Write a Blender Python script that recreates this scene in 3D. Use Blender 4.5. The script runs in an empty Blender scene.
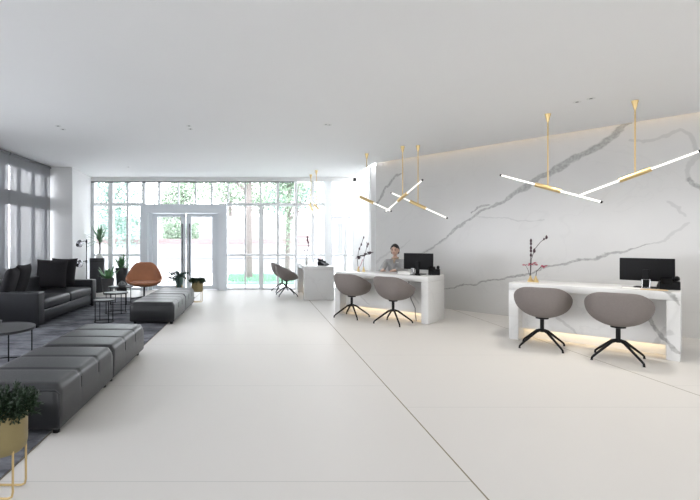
import bpy, bmesh, math, random
from mathutils import Vector, Matrix
random.seed(7)
S = bpy.context.scene
COL = S.collection
PI = math.pi

# ------------------------------------------------------------------ camera, world, light, exposure
HC = 3.04                                   # ceiling height
cam_d = bpy.data.cameras.new('camera')
cam = bpy.data.objects.new('camera', cam_d); COL.objects.link(cam)
cam.location = (0, 0, 1.32); cam.rotation_euler = (PI/2, 0, 0)
cam_d.sensor_width = 36; cam_d.lens = 36*450/700
cam_d.shift_x = 94/700; cam_d.shift_y = -9/700
cam_d.clip_start = .05; cam_d.clip_end = 200
S.camera = cam

w = bpy.data.worlds.new('sky'); S.world = w; w.use_nodes = True
wn = w.node_tree.nodes; wl = w.node_tree.links
bg = wn['Background']
geo = wn.new('ShaderNodeTexCoord'); sep = wn.new('ShaderNodeSeparateXYZ'); ramp = wn.new('ShaderNodeValToRGB')
wl.new(geo.outputs['Generated'], sep.inputs[0]); wl.new(sep.outputs['Z'], ramp.inputs[0])
ramp.color_ramp.elements[0].color = (.97, .985, 1, 1); ramp.color_ramp.elements[1].color = (.90, .95, 1, 1)
wl.new(ramp.outputs[0], bg.inputs['Color'])
bg.inputs['Strength'].default_value = 5.0

def area(name, loc, rot, sx, sy, energy=0, color=(1, 1, 1), portal=False):
    d = bpy.data.lights.new(name, 'AREA'); d.shape = 'RECTANGLE'; d.size = sx; d.size_y = sy
    d.energy = energy; d.color = color
    o = bpy.data.objects.new(name, d); COL.objects.link(o); o.location = loc; o.rotation_euler = rot
    if portal: d.cycles.is_portal = True
    return o
area('portal_window_front', (-.9, 12.5, 1.55), (-PI/2, 0, 0), 7.4, 3.0, 1, portal=True)
area('portal_opening_behind', (5.2, -5.22, 1.35), (PI/2, 0, 0), 8.2, 2.2, 1, portal=True)  # samples sky through the openings added in the unseen back wall
area('portal_window_left', (-4.9, 2.8, 1.85), (0, -PI/2, 0), 2.4, 15.4, 1, portal=True)

for lx, ly, le in ((2.4, 2.6, 20), (5.2, 2.0, 60), (2.2, -1.5, 12), (5.4, -1.5, 40), (3.2, 4.4, 50), (7.6, .8, 45)):  # out-of-view ceiling spots without fixtures, added to brighten the floor from above
    ld = bpy.data.lights.new('unseen_fill_spot', 'SPOT'); ld.energy = le; ld.color = (1, .95, .87); ld.spot_size = math.radians(150); ld.spot_blend = 1; ld.shadow_soft_size = .12
    lo = bpy.data.objects.new('unseen_fill_spot', ld); COL.objects.link(lo); lo.location = (lx, ly, HC-.02)
S.view_settings.view_transform = 'Standard'; S.view_settings.look = 'None'
S.view_settings.gamma = 1; S.view_settings.use_curve_mapping = False
S.view_settings.exposure = 0.93

# ------------------------------------------------------------------ materials
def nodes_of(m):
    m.use_nodes = True
    return m.node_tree.nodes, m.node_tree.links, m.node_tree.nodes['Principled BSDF']
def mat(name, col, rough=.5, metal=0, var=.06, scale=18, bump=0, bscale=None, spec=.5, coat=0, trans=0, ior=1.45, alpha=1):
    m = bpy.data.materials.new(name); N, L, b = nodes_of(m)
    tc = N.new('ShaderNodeTexCoord'); nz = N.new('ShaderNodeTexNoise'); nz.inputs['Scale'].default_value = scale
    nz.inputs['Detail'].default_value = 4
    L.new(tc.outputs['Object'], nz.inputs['Vector'])
    mx = N.new('ShaderNodeMix'); mx.data_type = 'RGBA'
    mx.inputs['A'].default_value = (*[c*(1-var) for c in col], 1)
    mx.inputs['B'].default_value = (*[min(1, c*(1+var)) for c in col], 1)
    L.new(nz.outputs['Fac'], mx.inputs['Factor']); L.new(mx.outputs['Result'], b.inputs['Base Color'])
    b.inputs['Roughness'].default_value = rough; b.inputs['Metallic'].default_value = metal
    b.inputs['Specular IOR Level'].default_value = spec
    if coat: b.inputs['Coat Weight'].default_value = coat
    if trans: b.inputs['Transmission Weight'].default_value = trans; b.inputs['IOR'].default_value = ior
    if bump:
        n2 = N.new('ShaderNodeTexNoise'); n2.inputs['Scale'].default_value = bscale or scale*6; n2.inputs['Detail'].default_value = 3
        L.new(tc.outputs['Object'], n2.inputs['Vector'])
        bp = N.new('ShaderNodeBump'); bp.inputs['Strength'].default_value = bump; bp.inputs['Distance'].default_value = .004
        L.new(n2.outputs['Fac'], bp.inputs['Height']); L.new(bp.outputs[0], b.inputs['Normal'])
    return m
def emit(name, col, strength):
    m = bpy.data.materials.new(name); N, L, b = nodes_of(m)
    b.inputs['Base Color'].default_value = (.9, .9, .9, 1)
    b.inputs['Emission Color'].default_value = (*col, 1); b.inputs['Emission Strength'].default_value = strength
    return m
def glass(name, tint=(.985, .985, 1), gloss=.06):
    m = bpy.data.materials.new(name); m.use_nodes = True; N, L = m.node_tree.nodes, m.node_tree.links
    N.clear(); out = N.new('ShaderNodeOutputMaterial'); t = N.new('ShaderNodeBsdfTransparent'); g = N.new('ShaderNodeBsdfGlossy')
    t.inputs[0].default_value = (*tint, 1); g.inputs['Roughness'].default_value = .02
    f = N.new('ShaderNodeFresnel'); f.inputs[0].default_value = 1.3; mu = N.new('ShaderNodeMath'); mu.operation = 'MULTIPLY'
    mu.inputs[1].default_value = .8; L.new(f.outputs[0], mu.inputs[0])
    x = N.new('ShaderNodeMixShader'); L.new(mu.outputs[0], x.inputs[0]); L.new(t.outputs[0], x.inputs[1]); L.new(g.outputs[0], x.inputs[2])
    L.new(x.outputs[0], out.inputs[0]); return m

def marble(name, strong=(), faint=(), base=(.62, .615, .605), fine=.35, off=0.0):
    """white marble: veins follow polylines [(x,z,width),...] in object space, wobbled by noise, plus fine random veining"""
    m = bpy.data.materials.new(name); N, L, b = nodes_of(m)
    tc = N.new('ShaderNodeTexCoord')
    def noise_vec(scale, amp, src):
        nz = N.new('ShaderNodeTexNoise'); nz.inputs['Scale'].default_value = scale; nz.inputs['Detail'].default_value = 5
        L.new(tc.outputs['Object'], nz.inputs['Vector'])
        s = N.new('ShaderNodeVectorMath'); s.operation = 'SUBTRACT'; s.inputs[1].default_value = (.5, .5, .5)
        L.new(nz.outputs['Color'], s.inputs[0])
        a = N.new('ShaderNodeVectorMath'); a.operation = 'MULTIPLY_ADD'; a.inputs[1].default_value = (amp, 0, amp)
        L.new(s.outputs[0], a.inputs[0]); L.new(src, a.inputs[2]); return a.outputs[0]
    flat = N.new('ShaderNodeVectorMath'); flat.operation = 'MULTIPLY'; flat.inputs[1].default_value = (1, 0, 1)
    L.new(tc.outputs['Object'], flat.inputs[0])
    P = noise_vec(3.2, .22, flat.outputs[0])
    P = noise_vec(14, .05, P)
    def field(lines):
        cur = None
        for pl in lines:
            for (x0, z0, w0), (x1, z1, w1) in zip(pl[:-1], pl[1:]):
                d = Vector((x1-x0, 0, z1-z0)); l2 = d.length_squared
                a = N.new('ShaderNodeVectorMath'); a.operation = 'SUBTRACT'; a.inputs[1].default_value = (x0, 0, z0); L.new(P, a.inputs[0])
                dt = N.new('ShaderNodeVectorMath'); dt.operation = 'DOT_PRODUCT'; dt.inputs[1].default_value = d/l2; L.new(a.outputs[0], dt.inputs[0])
                cl = N.new('ShaderNodeClamp'); L.new(dt.outputs['Value'], cl.inputs[0])
                sc = N.new('ShaderNodeVectorMath'); sc.operation = 'SCALE'; sc.inputs[0].default_value = d; L.new(cl.outputs[0], sc.inputs['Scale'])
                sb = N.new('ShaderNodeVectorMath'); sb.operation = 'DISTANCE'; L.new(a.outputs[0], sb.inputs[0]); L.new(sc.outputs[0], sb.inputs[1])
                wd = N.new('ShaderNodeMath'); wd.operation = 'MULTIPLY_ADD'; wd.inputs[1].default_value = w1-w0; wd.inputs[2].default_value = w0; L.new(cl.outputs[0], wd.inputs[0])
                q = N.new('ShaderNodeMath'); q.operation = 'DIVIDE'; L.new(sb.outputs['Value'], q.inputs[0]); L.new(wd.outputs[0], q.inputs[1])
                if cur is None: cur = q.outputs[0]
                else:
                    mn = N.new('ShaderNodeMath'); mn.operation = 'MINIMUM'; L.new(cur, mn.inputs[0]); L.new(q.outputs[0], mn.inputs[1]); cur = mn.outputs[0]
        mr = N.new('ShaderNodeMapRange'); mr.interpolation_type = 'SMOOTHSTEP'
        mr.inputs['From Min'].default_value = .55; mr.inputs['From Max'].default_value = 1.15
        mr.inputs['To Min'].default_value = 1; mr.inputs['To Max'].default_value = 0
        L.new(cur, mr.inputs['Value']); return mr.outputs[0]
    # cloudy ground
    cl = N.new('ShaderNodeTexNoise'); cl.inputs['Scale'].default_value = 1.3; cl.inputs['Detail'].default_value = 6
    mp = N.new('ShaderNodeMapping'); mp.inputs['Location'].default_value = (off, off*2, off); L.new(tc.outputs['Object'], mp.inputs[0])
    L.new(mp.outputs[0], cl.inputs['Vector'])
    g = N.new('ShaderNodeMix'); g.data_type = 'RGBA'
    g.inputs['A'].default_value = (*[c*.93 for c in base], 1); g.inputs['B'].default_value = (*[min(1, c*1.05) for c in base], 1)
    L.new(cl.outputs['Fac'], g.inputs['Factor']); col = g.outputs['Result']
    # fine random veins
    n1 = N.new('ShaderNodeTexNoise'); n1.inputs['Scale'].default_value = .9; n1.inputs['Detail'].default_value = 8; n1.inputs['Distortion'].default_value = 1.2
    L.new(mp.outputs[0], n1.inputs['Vector'])
    s1 = N.new('ShaderNodeMath'); s1.operation = 'SUBTRACT'; s1.inputs[1].default_value = .5; L.new(n1.outputs['Fac'], s1.inputs[0])
    a1 = N.new('ShaderNodeMath'); a1.operation = 'ABSOLUTE'; L.new(s1.outputs[0], a1.inputs[0])
    r1 = N.new('ShaderNodeMapRange'); r1.inputs['From Min'].default_value = 0; r1.inputs['From Max'].default_value = .012
    r1.inputs['To Min'].default_value = fine; r1.inputs['To Max'].default_value = 0; L.new(a1.outputs[0], r1.inputs['Value'])
    def lay(col, fac, tone, k):
        mu = N.new('ShaderNodeMath'); mu.operation = 'MULTIPLY'; mu.inputs[1].default_value = k; L.new(fac, mu.inputs[0])
        x = N.new('ShaderNodeMix'); x.data_type = 'RGBA'; x.inputs['B'].default_value = (*tone, 1)
        L.new(mu.outputs[0], x.inputs['Factor']); L.new(col, x.inputs['A']); return x.outputs['Result']
    col = lay(col, r1.outputs[0], (.45, .45, .45), .45)
    if faint: col = lay(col, field(faint), (.40, .40, .40), .42)
    if strong:
        # speckled inside
        sp = N.new('ShaderNodeTexNoise'); sp.inputs['Scale'].default_value = 22; sp.inputs['Detail'].default_value = 4
        L.new(tc.outputs['Object'], sp.inputs['Vector'])
        mr = N.new('ShaderNodeMapRange'); mr.inputs['From Min'].default_value = .35; mr.inputs['From Max'].default_value = .6
        mr.inputs['To Min'].default_value = .55; mr.inputs['To Max'].default_value = 1; L.new(sp.outputs['Fac'], mr.inputs['Value'])
        mm = N.new('ShaderNodeMath'); mm.operation = 'MULTIPLY'; L.new(field(strong), mm.inputs[0]); L.new(mr.outputs[0], mm.inputs[1])
        col = lay(col, mm.outputs[0], (.27, .27, .265), .8)
    L.new(col, b.inputs['Base Color']); b.inputs['Roughness'].default_value = .22
    return m

def floor_material():
    m = bpy.data.materials.new('white_stone_slabs'); N, L, b = nodes_of(m)
    tc = N.new('ShaderNodeTexCoord'); sp = N.new('ShaderNodeSeparateXYZ'); L.new(tc.outputs['Object'], sp.inputs[0])
    def M(op, a, c=None, d=None, clamp=False):
        n = N.new('ShaderNodeMath'); n.operation = op; n.use_clamp = clamp
        for i, v in enumerate((a, c, d)):
            if v is None: continue
            if isinstance(v, (int, float)): n.inputs[i].default_value = v
            else: L.new(v, n.inputs[i])
        return n.outputs[0]
    xs = M('DIVIDE', M('SUBTRACT', sp.outputs['X'], 1.186), 2.6)
    col = M('FLOOR', xs)
    fx = M('MULTIPLY', M('ABSOLUTE', M('SUBTRACT', xs, M('ROUND', xs))), 2.6)
    par = M('MODULO', M('ADD', col, 100), 2)
    # column left of the joint (odd) starts its rows .53 m later than the right one
    ys = M('DIVIDE', M('ADD', M('SUBTRACT', sp.outputs['Y'], 5.21), M('MULTIPLY', par, -.53)), 1.635)
    fy = M('MULTIPLY', M('ABSOLUTE', M('SUBTRACT', ys, M('ROUND', ys))), 1.635)
    jx = M('LESS_THAN', fx, .005); jy = M('LESS_THAN', fy, .004)
    cloud = N.new('ShaderNodeTexNoise'); cloud.inputs['Scale'].default_value = .8; cloud.inputs['Detail'].default_value = 5
    L.new(tc.outputs['Object'], cloud.inputs['Vector'])
    g = N.new('ShaderNodeMix'); g.data_type = 'RGBA'
    g.inputs['A'].default_value = (.655, .635, .61, 1); g.inputs['B'].default_value = (.68, .66, .635, 1)
    L.new(cloud.outputs['Fac'], g.inputs['Factor'])
    a = N.new('ShaderNodeMix'); a.data_type = 'RGBA'; a.inputs['B'].default_value = (.55, .54, .52, 1)
    L.new(jy, a.inputs['Factor']); L.new(g.outputs['Result'], a.inputs['A'])
    c = N.new('ShaderNodeMix'); c.data_type = 'RGBA'; c.inputs['B'].default_value = (.22, .19, .13, 1)
    L.new(jx, c.inputs['Factor']); L.new(a.outputs['Result'], c.inputs['A'])
    L.new(c.outputs['Result'], b.inputs['Base Color'])
    rn = N.new('ShaderNodeMapRange'); b.inputs['Specular IOR Level'].default_value = .10; rn.inputs['To Min'].default_value = .40; rn.inputs['To Max'].default_value = .42
    L.new(cloud.outputs['Fac'], rn.inputs['Value']); L.new(rn.outputs[0], b.inputs['Roughness'])
    return m
def blind_material():
    m = bpy.data.materials.new('grey_screen_fabric'); N, L, b = nodes_of(m)
    out = [n for n in N if n.type == 'OUTPUT_MATERIAL'][0]
    tc = N.new('ShaderNodeTexCoord'); nz = N.new('ShaderNodeTexNoise'); nz.inputs['Scale'].default_value = 60
    L.new(tc.outputs['Object'], nz.inputs['Vector'])
    mr = N.new('ShaderNodeMapRange'); mr.inputs['To Min'].default_value = .36; mr.inputs['To Max'].default_value = .40
    L.new(nz.outputs['Fac'], mr.inputs['Value'])
    b.inputs['Base Color'].default_value = (.36, .365, .39, 1); b.inputs['Roughness'].default_value = .9
    t = N.new('ShaderNodeBsdfTransparent'); x = N.new('ShaderNodeMixShader')
    L.new(mr.outputs[0], x.inputs[0]); L.new(b.outputs[0], x.inputs[1]); L.new(t.outputs[0], x.inputs[2]); L.new(x.outputs[0], out.inputs[0])
    return m
def rug_material():
    m = bpy.data.materials.new('mottled_rug'); N, L, b = nodes_of(m)
    tc = N.new('ShaderNodeTexCoord'); mp = N.new('ShaderNodeMapping'); mp.inputs['Scale'].default_value = (1, 2.4, 1)
    L.new(tc.outputs['Object'], mp.inputs[0])
    n1 = N.new('ShaderNodeTexNoise'); n1.inputs['Scale'].default_value = 2.3; n1.inputs['Detail'].default_value = 7; n1.inputs['Roughness'].default_value = .7
    L.new(mp.outputs[0], n1.inputs['Vector'])
    r = N.new('ShaderNodeValToRGB'); r.color_ramp.elements[0].position = .36; r.color_ramp.elements[1].position = .66
    r.color_ramp.elements[0].color = (.055, .058, .068, 1); r.color_ramp.elements[1].color = (.23, .235, .262, 1)
    L.new(n1.outputs['Fac'], r.inputs[0]); L.new(r.outputs[0], b.inputs['Base Color'])
    b.inputs['Roughness'].default_value = .95; b.inputs['Specular IOR Level'].default_value = .15
    n2 = N.new('ShaderNodeTexNoise'); n2.inputs['Scale'].default_value = 220; L.new(tc.outputs['Object'], n2.inputs['Vector'])
    bp = N.new('ShaderNodeBump'); bp.inputs['Strength'].default_value = .4; bp.inputs['Distance'].default_value = .004
    L.new(n2.outputs['Fac'], bp.inputs['Height']); L.new(bp.outputs[0], b.inputs['Normal'])
    return m

# wall line: from (2.67, 10.02) towards the camera side on the right
WX, WY = 2.67, 10.02
WD = Vector((.836, -1)).normalized()
WANG = math.atan2(WD.y, WD.x)
def on_wall(u, v, width=None):
    D = (WX + .836*WY)/((u-256)/450 + .836)
    s = (WY - D)*math.hypot(1, .836); z = 1.32-(v-241)/450*D
    return (s, z) if width is None else (s, z, width)
def wall_line(pts): return [on_wall(u, v, wd) for u, v, wd in pts]

M = {}
M['paint'] = mat('white_paint', (.82, .82, .82), .7, var=.015, scale=1.5)
M['ceil'] = mat('ceiling_paint', (.87, .87, .87), .8, var=.012, scale=1)
M['floor'] = floor_material()
M['rug'] = rug_material()
M['wall_marble'] = marble('veined_marble_wall',
    strong=[wall_line([(425,253,.012),(445,238,.02),(480,211.5,.03),(505,199,.035),(535,181,.055),(560,167,.06),(585,153,.065),(608,139,.06),(632,124,.03)]),
            wall_line([(443,288.5,.012),(465,284,.016),(490,281.5,.018),(531,271.5,.022),(567,261.8,.026),(596,257,.02),(624,250.5,.018),(656,242.5,.006)]),
            wall_line([(374,206,.03),(381,196,.035),(388,186,.035),(396,175,.04),(403,173,.015)]),
            wall_line([(688,178,.028),(693,184,.035),(700,187.5,.04),(712,189,.03)]),
            wall_line([(470,212,.016),(478,206,.03),(489,203,.012)])],
    faint=[wall_line([(630,142,.02),(658,138,.025),(680,132,.03),(692,136,.035),(696,149,.035),(690,166,.035),(687,178,.03)]),
           wall_line([(656,242,.02),(672,232,.022),(690,224,.02)]),
           wall_line([(668,202,.02),(680,206,.03),(688,214,.015)]),
           wall_line([(372,264,.03),(384,256,.03),(395,251,.025),(410,240,.01)]),
           wall_line([(420,256,.03),(432,248,.04),(446,238,.03)]),
           wall_line([(476,216,.012),(520,222,.012),(545,219,.01)])], fine=.3)
M['desk_marble'] = marble('veined_marble_desk', strong=[[(1.34,.60,.016),(1.43,.45,.022),(1.52,.25,.03),(1.66,.12,.02)], [(1.50,.80,.02),(1.60,.69,.03),(1.68,.62,.012)]],
    faint=[[(1.60,.32,.03),(1.45,.14,.02)], [(.5,.35,.015),(.68,.22,.02),(.74,.12,.01)]], base=(.70, .70, .695), fine=.4, off=3.7)
M['desk_marble_plain'] = marble('pale_marble_desk', faint=[[(.3,.4,.016),(.6,.2,.014)], [(1.2,.6,.012),(1.5,.3,.02)]], base=(.70, .70, .695), fine=.35, off=8.1)
M['alu'] = mat('white_aluminium', (.82, .84, .86), .35, .1, var=.02)
M['portal'] = mat('pale_grey_aluminium', (.80, .85, .90), .35, .3, var=.02)
M['window_dark'] = mat('grey_window_frame', (.16, .165, .18), .5, var=.04)
M['glass'] = glass('window_glass')
M['blind'] = blind_material()
M['leather'] = mat('dark_grey_leather', (.026, .027, .031), .42, spec=.3, var=.15, scale=9, bump=.25, bscale=160)
M['bench'] = mat('grey_leather', (.025, .026, .0285), .36, spec=.5, var=.12, scale=7, bump=.25, bscale=150)
M['pillow'] = mat('charcoal_fabric', (.026, .025, .028), .9, spec=.15, var=.2, scale=30, bump=.4, bscale=300)
M['black'] = mat('black_metal', (.008, .008, .009), .5, 0, var=.2, spec=.18)
M['blackplastic'] = mat('black_plastic', (.006, .006, .007), .5, var=.2, spec=.15)
M['screen'] = mat('black_screen', (.004, .004, .005), .15, var=.1, spec=.2)
M['taupe'] = mat('taupe_wool', (.205, .182, .172), .9, spec=.2, var=.10, scale=60, bump=.35, bscale=350)
M['taupe_in'] = mat('pale_taupe_wool', (.34, .325, .315), .85, var=.08, scale=60, bump=.35, bscale=350)
M['orange'] = mat('tan_leather', (.42, .165, .075), .45, var=.16, scale=8, bump=.2, bscale=120)
M['gold'] = mat('brushed_brass', (.66, .49, .24), .30, .9, var=.08, scale=30)
M['goldpot'] = mat('satin_brass_pot', (.27, .215, .10), .5, .35, var=.08, scale=12)
M['chrome'] = mat('chrome', (.62, .62, .64), .12, 1, var=.03)
M['tube'] = emit('lit_glass_tube', (1, .95, .86), .52)
M['led'] = emit('warm_led', (1, .72, .38), 3.5)
M['cove'] = emit('warm_cove_led', (1, .74, .44), 4)
M['planter'] = mat('charcoal_planter', (.022, .023, .027), .45, var=.2, scale=8)
M['greypot'] = mat('grey_ceramic', (.10, .105, .11), .4, var=.15, scale=6)
M['soil'] = mat('soil', (.03, .02, .014), .95, var=.4, scale=40, bump=1)
M['leaf'] = mat('green_leaf', (.11, .26, .11), .5, var=.35, scale=9)
M['leafpale'] = mat('pale_green_leaf', (.16, .30, .17), .5, var=.35, scale=6)
M['leafdark'] = mat('dark_green_leaf', (.012, .032, .011), .6, var=.4, scale=25)
M['leafeuc'] = mat('dusty_green_leaf', (.055, .10, .085), .55, var=.4, scale=20)
M['stem'] = mat('brown_stem', (.10, .07, .05), .8, var=.3, scale=30)
M['darkstem'] = mat('dark_stem', (.035, .02, .02), .7, var=.3, scale=30)
M['petal'] = mat('deep_pink_petal', (.42, .04, .09), .6, var=.3, scale=30)
M['petaldark'] = mat('dark_orchid_petal', (.045, .015, .025), .6, var=.3, scale=30)
M['white'] = mat('white_plastic', (.75, .75, .74), .4, var=.03)
M['paper'] = mat('white_paper', (.78, .78, .76), .7, var=.03)
M['tan'] = mat('tan_tray', (.52, .38, .22), .45, var=.1)
M['clear'] = glass('clear_glass', (.90, .93, .93))
M['skin'] = mat('skin', (.60, .40, .31), .5, var=.05)
M['hair'] = mat('black_hair', (.012, .010, .010), .45, var=.3, scale=60)
M['lip'] = mat('lips', (.35, .09, .09), .4)
M['suit'] = mat('grey_suit_cloth', (.40, .40, .405), .9, spec=.2, var=.12, scale=50, bump=.3, bscale=300)
M['trouser'] = mat('black_trouser_cloth', (.03, .03, .033), .85, var=.12, scale=50)
M['scarf'] = mat('beige_scarf', (.42, .33, .24), .8, var=.2, scale=30)
M['bark'] = mat('grey_bark', (.16, .14, .13), .9, var=.3, scale=14, bump=1, bscale=30)
M['treeleaf'] = mat('tree_leaf', (.20, .27, .19), .6, var=.4, scale=2)
M['treeleaf2'] = mat('bluish_tree_leaf', (.17, .28, .23), .6, var=.4, scale=2)
M['grass'] = mat('grass', (.22, .38, .27), .9, var=.3, scale=5)
M['concrete'] = mat('pale_paving', (.72, .72, .71), .9, var=.06, scale=2)
M['render'] = mat('white_render', (.33, .33, .335), .9, var=.03, scale=1)
M['coping'] = mat('reddish_coping', (.22, .165, .165), .8, var=.1, scale=3)
M['slate'] = mat('grey_stone', (.16, .165, .175), .8, var=.1, scale=3)

# ------------------------------------------------------------------ mesh helpers
def BM(): return bmesh.new()
def obj(name, bm, m, parent=None, smooth=True, bevel=0, subsurf=0, auto=40):
    me = bpy.data.meshes.new(name)
    if isinstance(bm, bmesh.types.BMesh):
        bmesh.ops.recalc_face_normals(bm, faces=bm.faces)
        bm.to_mesh(me); bm.free()
    else: me = bm; me.name = name
    for mm in (m if isinstance(m, (list, tuple)) else [m]): me.materials.append(mm)
    o = bpy.data.objects.new(name, me); COL.objects.link(o)
    if parent: o.parent = parent
    if smooth:
        for p in me.polygons: p.use_smooth = True
        if auto and not subsurf:
            me.update()
            import math as _m
            lim = _m.radians(auto)
            b2 = bmesh.new(); b2.from_mesh(me)
            for e in b2.edges:
                e.smooth = not (len(e.link_faces) == 2 and e.calc_face_angle(0) > lim)
            b2.to_mesh(me); b2.free()
    if bevel:
        md = o.modifiers.new('bevel', 'BEVEL'); md.width = bevel; md.segments = 3; md.limit_method = 'ANGLE'
        md.harden_normals = False
    if subsurf:
        md = o.modifiers.new('sub', 'SUBSURF'); md.levels = subsurf; md.render_levels = subsurf
    return o
def props(o, label=None, cat=None, group=None, kind=None):
    if label: o['label'] = label
    if cat: o['category'] = cat
    if group: o['group'] = group
    if kind: o['kind'] = kind
    return o
def thing(name, label, cat, loc=(0, 0, 0), rotz=0, group=None):
    o = bpy.data.objects.new(name, None); COL.objects.link(o); o.empty_display_size = .1
    o.location = loc; o.rotation_euler = (0, 0, rotz)
    return props(o, label, cat, group)
def struct(name, bm, m, parent=None, **k):
    k.setdefault('smooth', False)
    o = obj(name, bm, m, parent, **k); o['kind'] = 'structure'; return o
def dup(root, loc, rotz=0, label=None, group=None, scale=None):
    r = root.copy(); COL.objects.link(r); r.location = loc; r.rotation_euler = (0, 0, rotz)
    if label: r['label'] = label
    if group: r['group'] = group
    if scale: r.scale = scale
    for ch in list(root.children):
        c = ch.copy(); COL.objects.link(c); c.parent = r
        for g in ch.children:
            d = g.copy(); COL.objects.link(d); d.parent = c
    return r
def box(bm, x0, x1, y0, y1, z0, z1, mtx=None):
    v = [bm.verts.new((x, y, z)) for z in (z0, z1) for y in (y0, y1) for x in (x0, x1)]
    if mtx:
        for q in v: q.co = mtx @ q.co
    for f in ((0,2,3,1), (4,5,7,6), (0,1,5,4), (2,6,7,3), (0,4,6,2), (1,3,7,5)): bm.faces.new([v[i] for i in f])
    return v
def rbox(bm, x0, x1, y0, y1, z0, z1, r=.02, seg=3):
    t = bmesh.new(); box(t, x0, x1, y0, y1, z0, z1)
    bmesh.ops.bevel(t, geom=list(t.edges), offset=r, segments=seg, profile=.5, affect='EDGES')
    me = bpy.data.meshes.new('tmp'); t.to_mesh(me); t.free(); bm.from_mesh(me); bpy.data.meshes.remove(me)
def tube(bm, pts, r, seg=8, caps=True, closed=False):
    pts = [Vector(p) for p in pts]; n = len(pts)
    rr = r if isinstance(r, (list, tuple)) else [r]*n
    rings = []; up = None
    for i, p in enumerate(pts):
        a = pts[i-1] if (i or closed) else p; b = pts[(i+1) % n] if (i < n-1 or closed) else p
        t = (b-a).normalized()
        if up is None:
            up = Vector((0, 0, 1)) if abs(t.z) < .9 else Vector((1, 0, 0))
        s = t.cross(up)
        if s.length < 1e-5: s = t.orthogonal()
        s.normalize(); up = s.cross(t).normalized()
        rings.append([bm.verts.new(p + (s*math.cos(k*2*PI/seg) + up*math.sin(k*2*PI/seg))*rr[i]) for k in range(seg)])
    for i in range(n-1 if not closed else n):
        A, B = rings[i], rings[(i+1) % n]
        for k in range(seg): bm.faces.new((A[k], A[(k+1) % seg], B[(k+1) % seg], B[k]))
    if caps and not closed:
        bm.faces.new(rings[0][::-1]); bm.faces.new(rings[-1])
def lathe(bm, prof, seg=32, cx=0, cy=0):
    rings = []
    for r, z in prof:
        if r <= 1e-5: rings.append([bm.verts.new((cx, cy, z))])
        else: rings.append([bm.verts.new((cx+r*math.cos(k*2*PI/seg), cy+r*math.sin(k*2*PI/seg), z)) for k in range(seg)])
    for A, B in zip(rings[:-1], rings[1:]):
        for k in range(seg):
            k2 = (k+1) % seg
            f = []
            if len(A) == 1 and len(B) == 1: continue
            if len(A) == 1: f = (A[0], B[k2], B[k])
            elif len(B) == 1: f = (A[k], A[k2], B[0])
            else: f = (A[k], A[k2], B[k2], B[k])
            bm.faces.new(f)
def blade(bm, base, direc, length, width, droop=.5, n=6, fold=.25, up=Vector((0, 0, 1))):
    """one leaf: a tapered, folded, drooping strip"""
    d = Vector(direc).normalized(); p = Vector(base); rows = []
    side = d.cross(up)
    if side.length < 1e-3: side = Vector((1, 0, 0))
    side.normalize()
    for i in range(n+1):
        t = i/n; wd = width*(math.sin(PI*(.12+.88*t))**.8 if t < 1 else 0)*.5
        nrm = side.cross(d).normalized()
        rows.append((p + side*wd + nrm*wd*fold, p.copy(), p - side*wd + nrm*wd*fold))
        d = (d + Vector((0, 0, -droop/n*(.4+t)))).normalized(); p = p + d*length/n
    vs = [[bm.verts.new(q) for q in r] for r in rows]
    for a, b in zip(vs[:-1], vs[1:]):
        bm.faces.new((a[0], a[1], b[1], b[0])); bm.faces.new((a[1], a[2], b[2], b[1]))
def leafcard(bm, p, size, d=None, asp=.5):
    d = d or Vector((random.gauss(0, 1), random.gauss(0, 1), random.gauss(0, 1))).normalized()
    s = d.orthogonal().normalized(); s.rotate(Matrix.Rotation(random.random()*6.28, 3, d)); nrm = d.cross(s)
    p = Vector(p); a = p; b = p + d*size*.5 + s*size*asp*.5 + nrm*size*.06; c = p + d*size; e = p + d*size*.5 - s*size*asp*.5 + nrm*size*.06
    bm.faces.new([bm.verts.new(q) for q in (a, b, c, e)])
def poly_prism(bm, pts, z0, z1):
    a = [bm.verts.new((x, y, z0)) for x, y in pts]; b = [bm.verts.new((x, y, z1)) for x, y in pts]
    bm.faces.new(a[::-1]); bm.faces.new(b)
    n = len(pts)
    for i in range(n): bm.faces.new((a[i], a[(i+1) % n], b[(i+1) % n], b[i]))
def skin_mesh(verts, edges, sub=2):
    me = bpy.data.meshes.new('skin'); me.from_pydata([v[:3] for v in verts], edges, [])
    o = bpy.data.objects.new('skin', me); COL.objects.link(o)
    md = o.modifiers.new('s', 'SKIN'); md.use_smooth_shade = True
    sv = me.skin_vertices[0].data
    for i, v in enumerate(verts):
        r = v[3]; sv[i].radius = r if isinstance(r, tuple) else (r, r)
    sv[0].use_root = True
    m2 = o.modifiers.new('u', 'SUBSURF'); m2.levels = sub; m2.render_levels = sub
    dg = bpy.context.evaluated_depsgraph_get()
    out = bpy.data.meshes.new_from_object(o.evaluated_get(dg))
    bpy.data.objects.remove(o); out.materials.clear(); return out

# ------------------------------------------------------------------ the setting
b = BM(); box(b, -5.4, 10.2, -5.2, 12.45, -.1, 0); struct('floor', b, M['floor'])
GAP = .09     # light slot between the ceiling edge and the marble wall
nx, ny = WD.y, -WD.x     # towards the room
off = Vector((WD.y, -WD.x))*GAP
P0 = Vector((WX, WY))
Pend_s = 11.0
Pe = P0 + WD*Pend_s
b = BM()
c0 = P0 + off - WD*.0; c1 = Pe + off
poly_prism(b, [(-5.4, -5.2), (c1.x, -5.2), (c1.x, c1.y), (c0.x, c0.y), (c0.x, 12.45), (-5.4, 12.45)], HC, HC+.12)
struct('ceiling', b, M['ceil'])
b = BM(); c2 = P0 - Vector((WD.y, -WD.x))*.3; c3 = Pe - Vector((WD.y, -WD.x))*.3
poly_prism(b, [(c1.x, c1.y), (c3.x, c3.y), (c2.x, c2.y), (c0.x, c0.y)], HC+.30, HC+.36)
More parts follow.
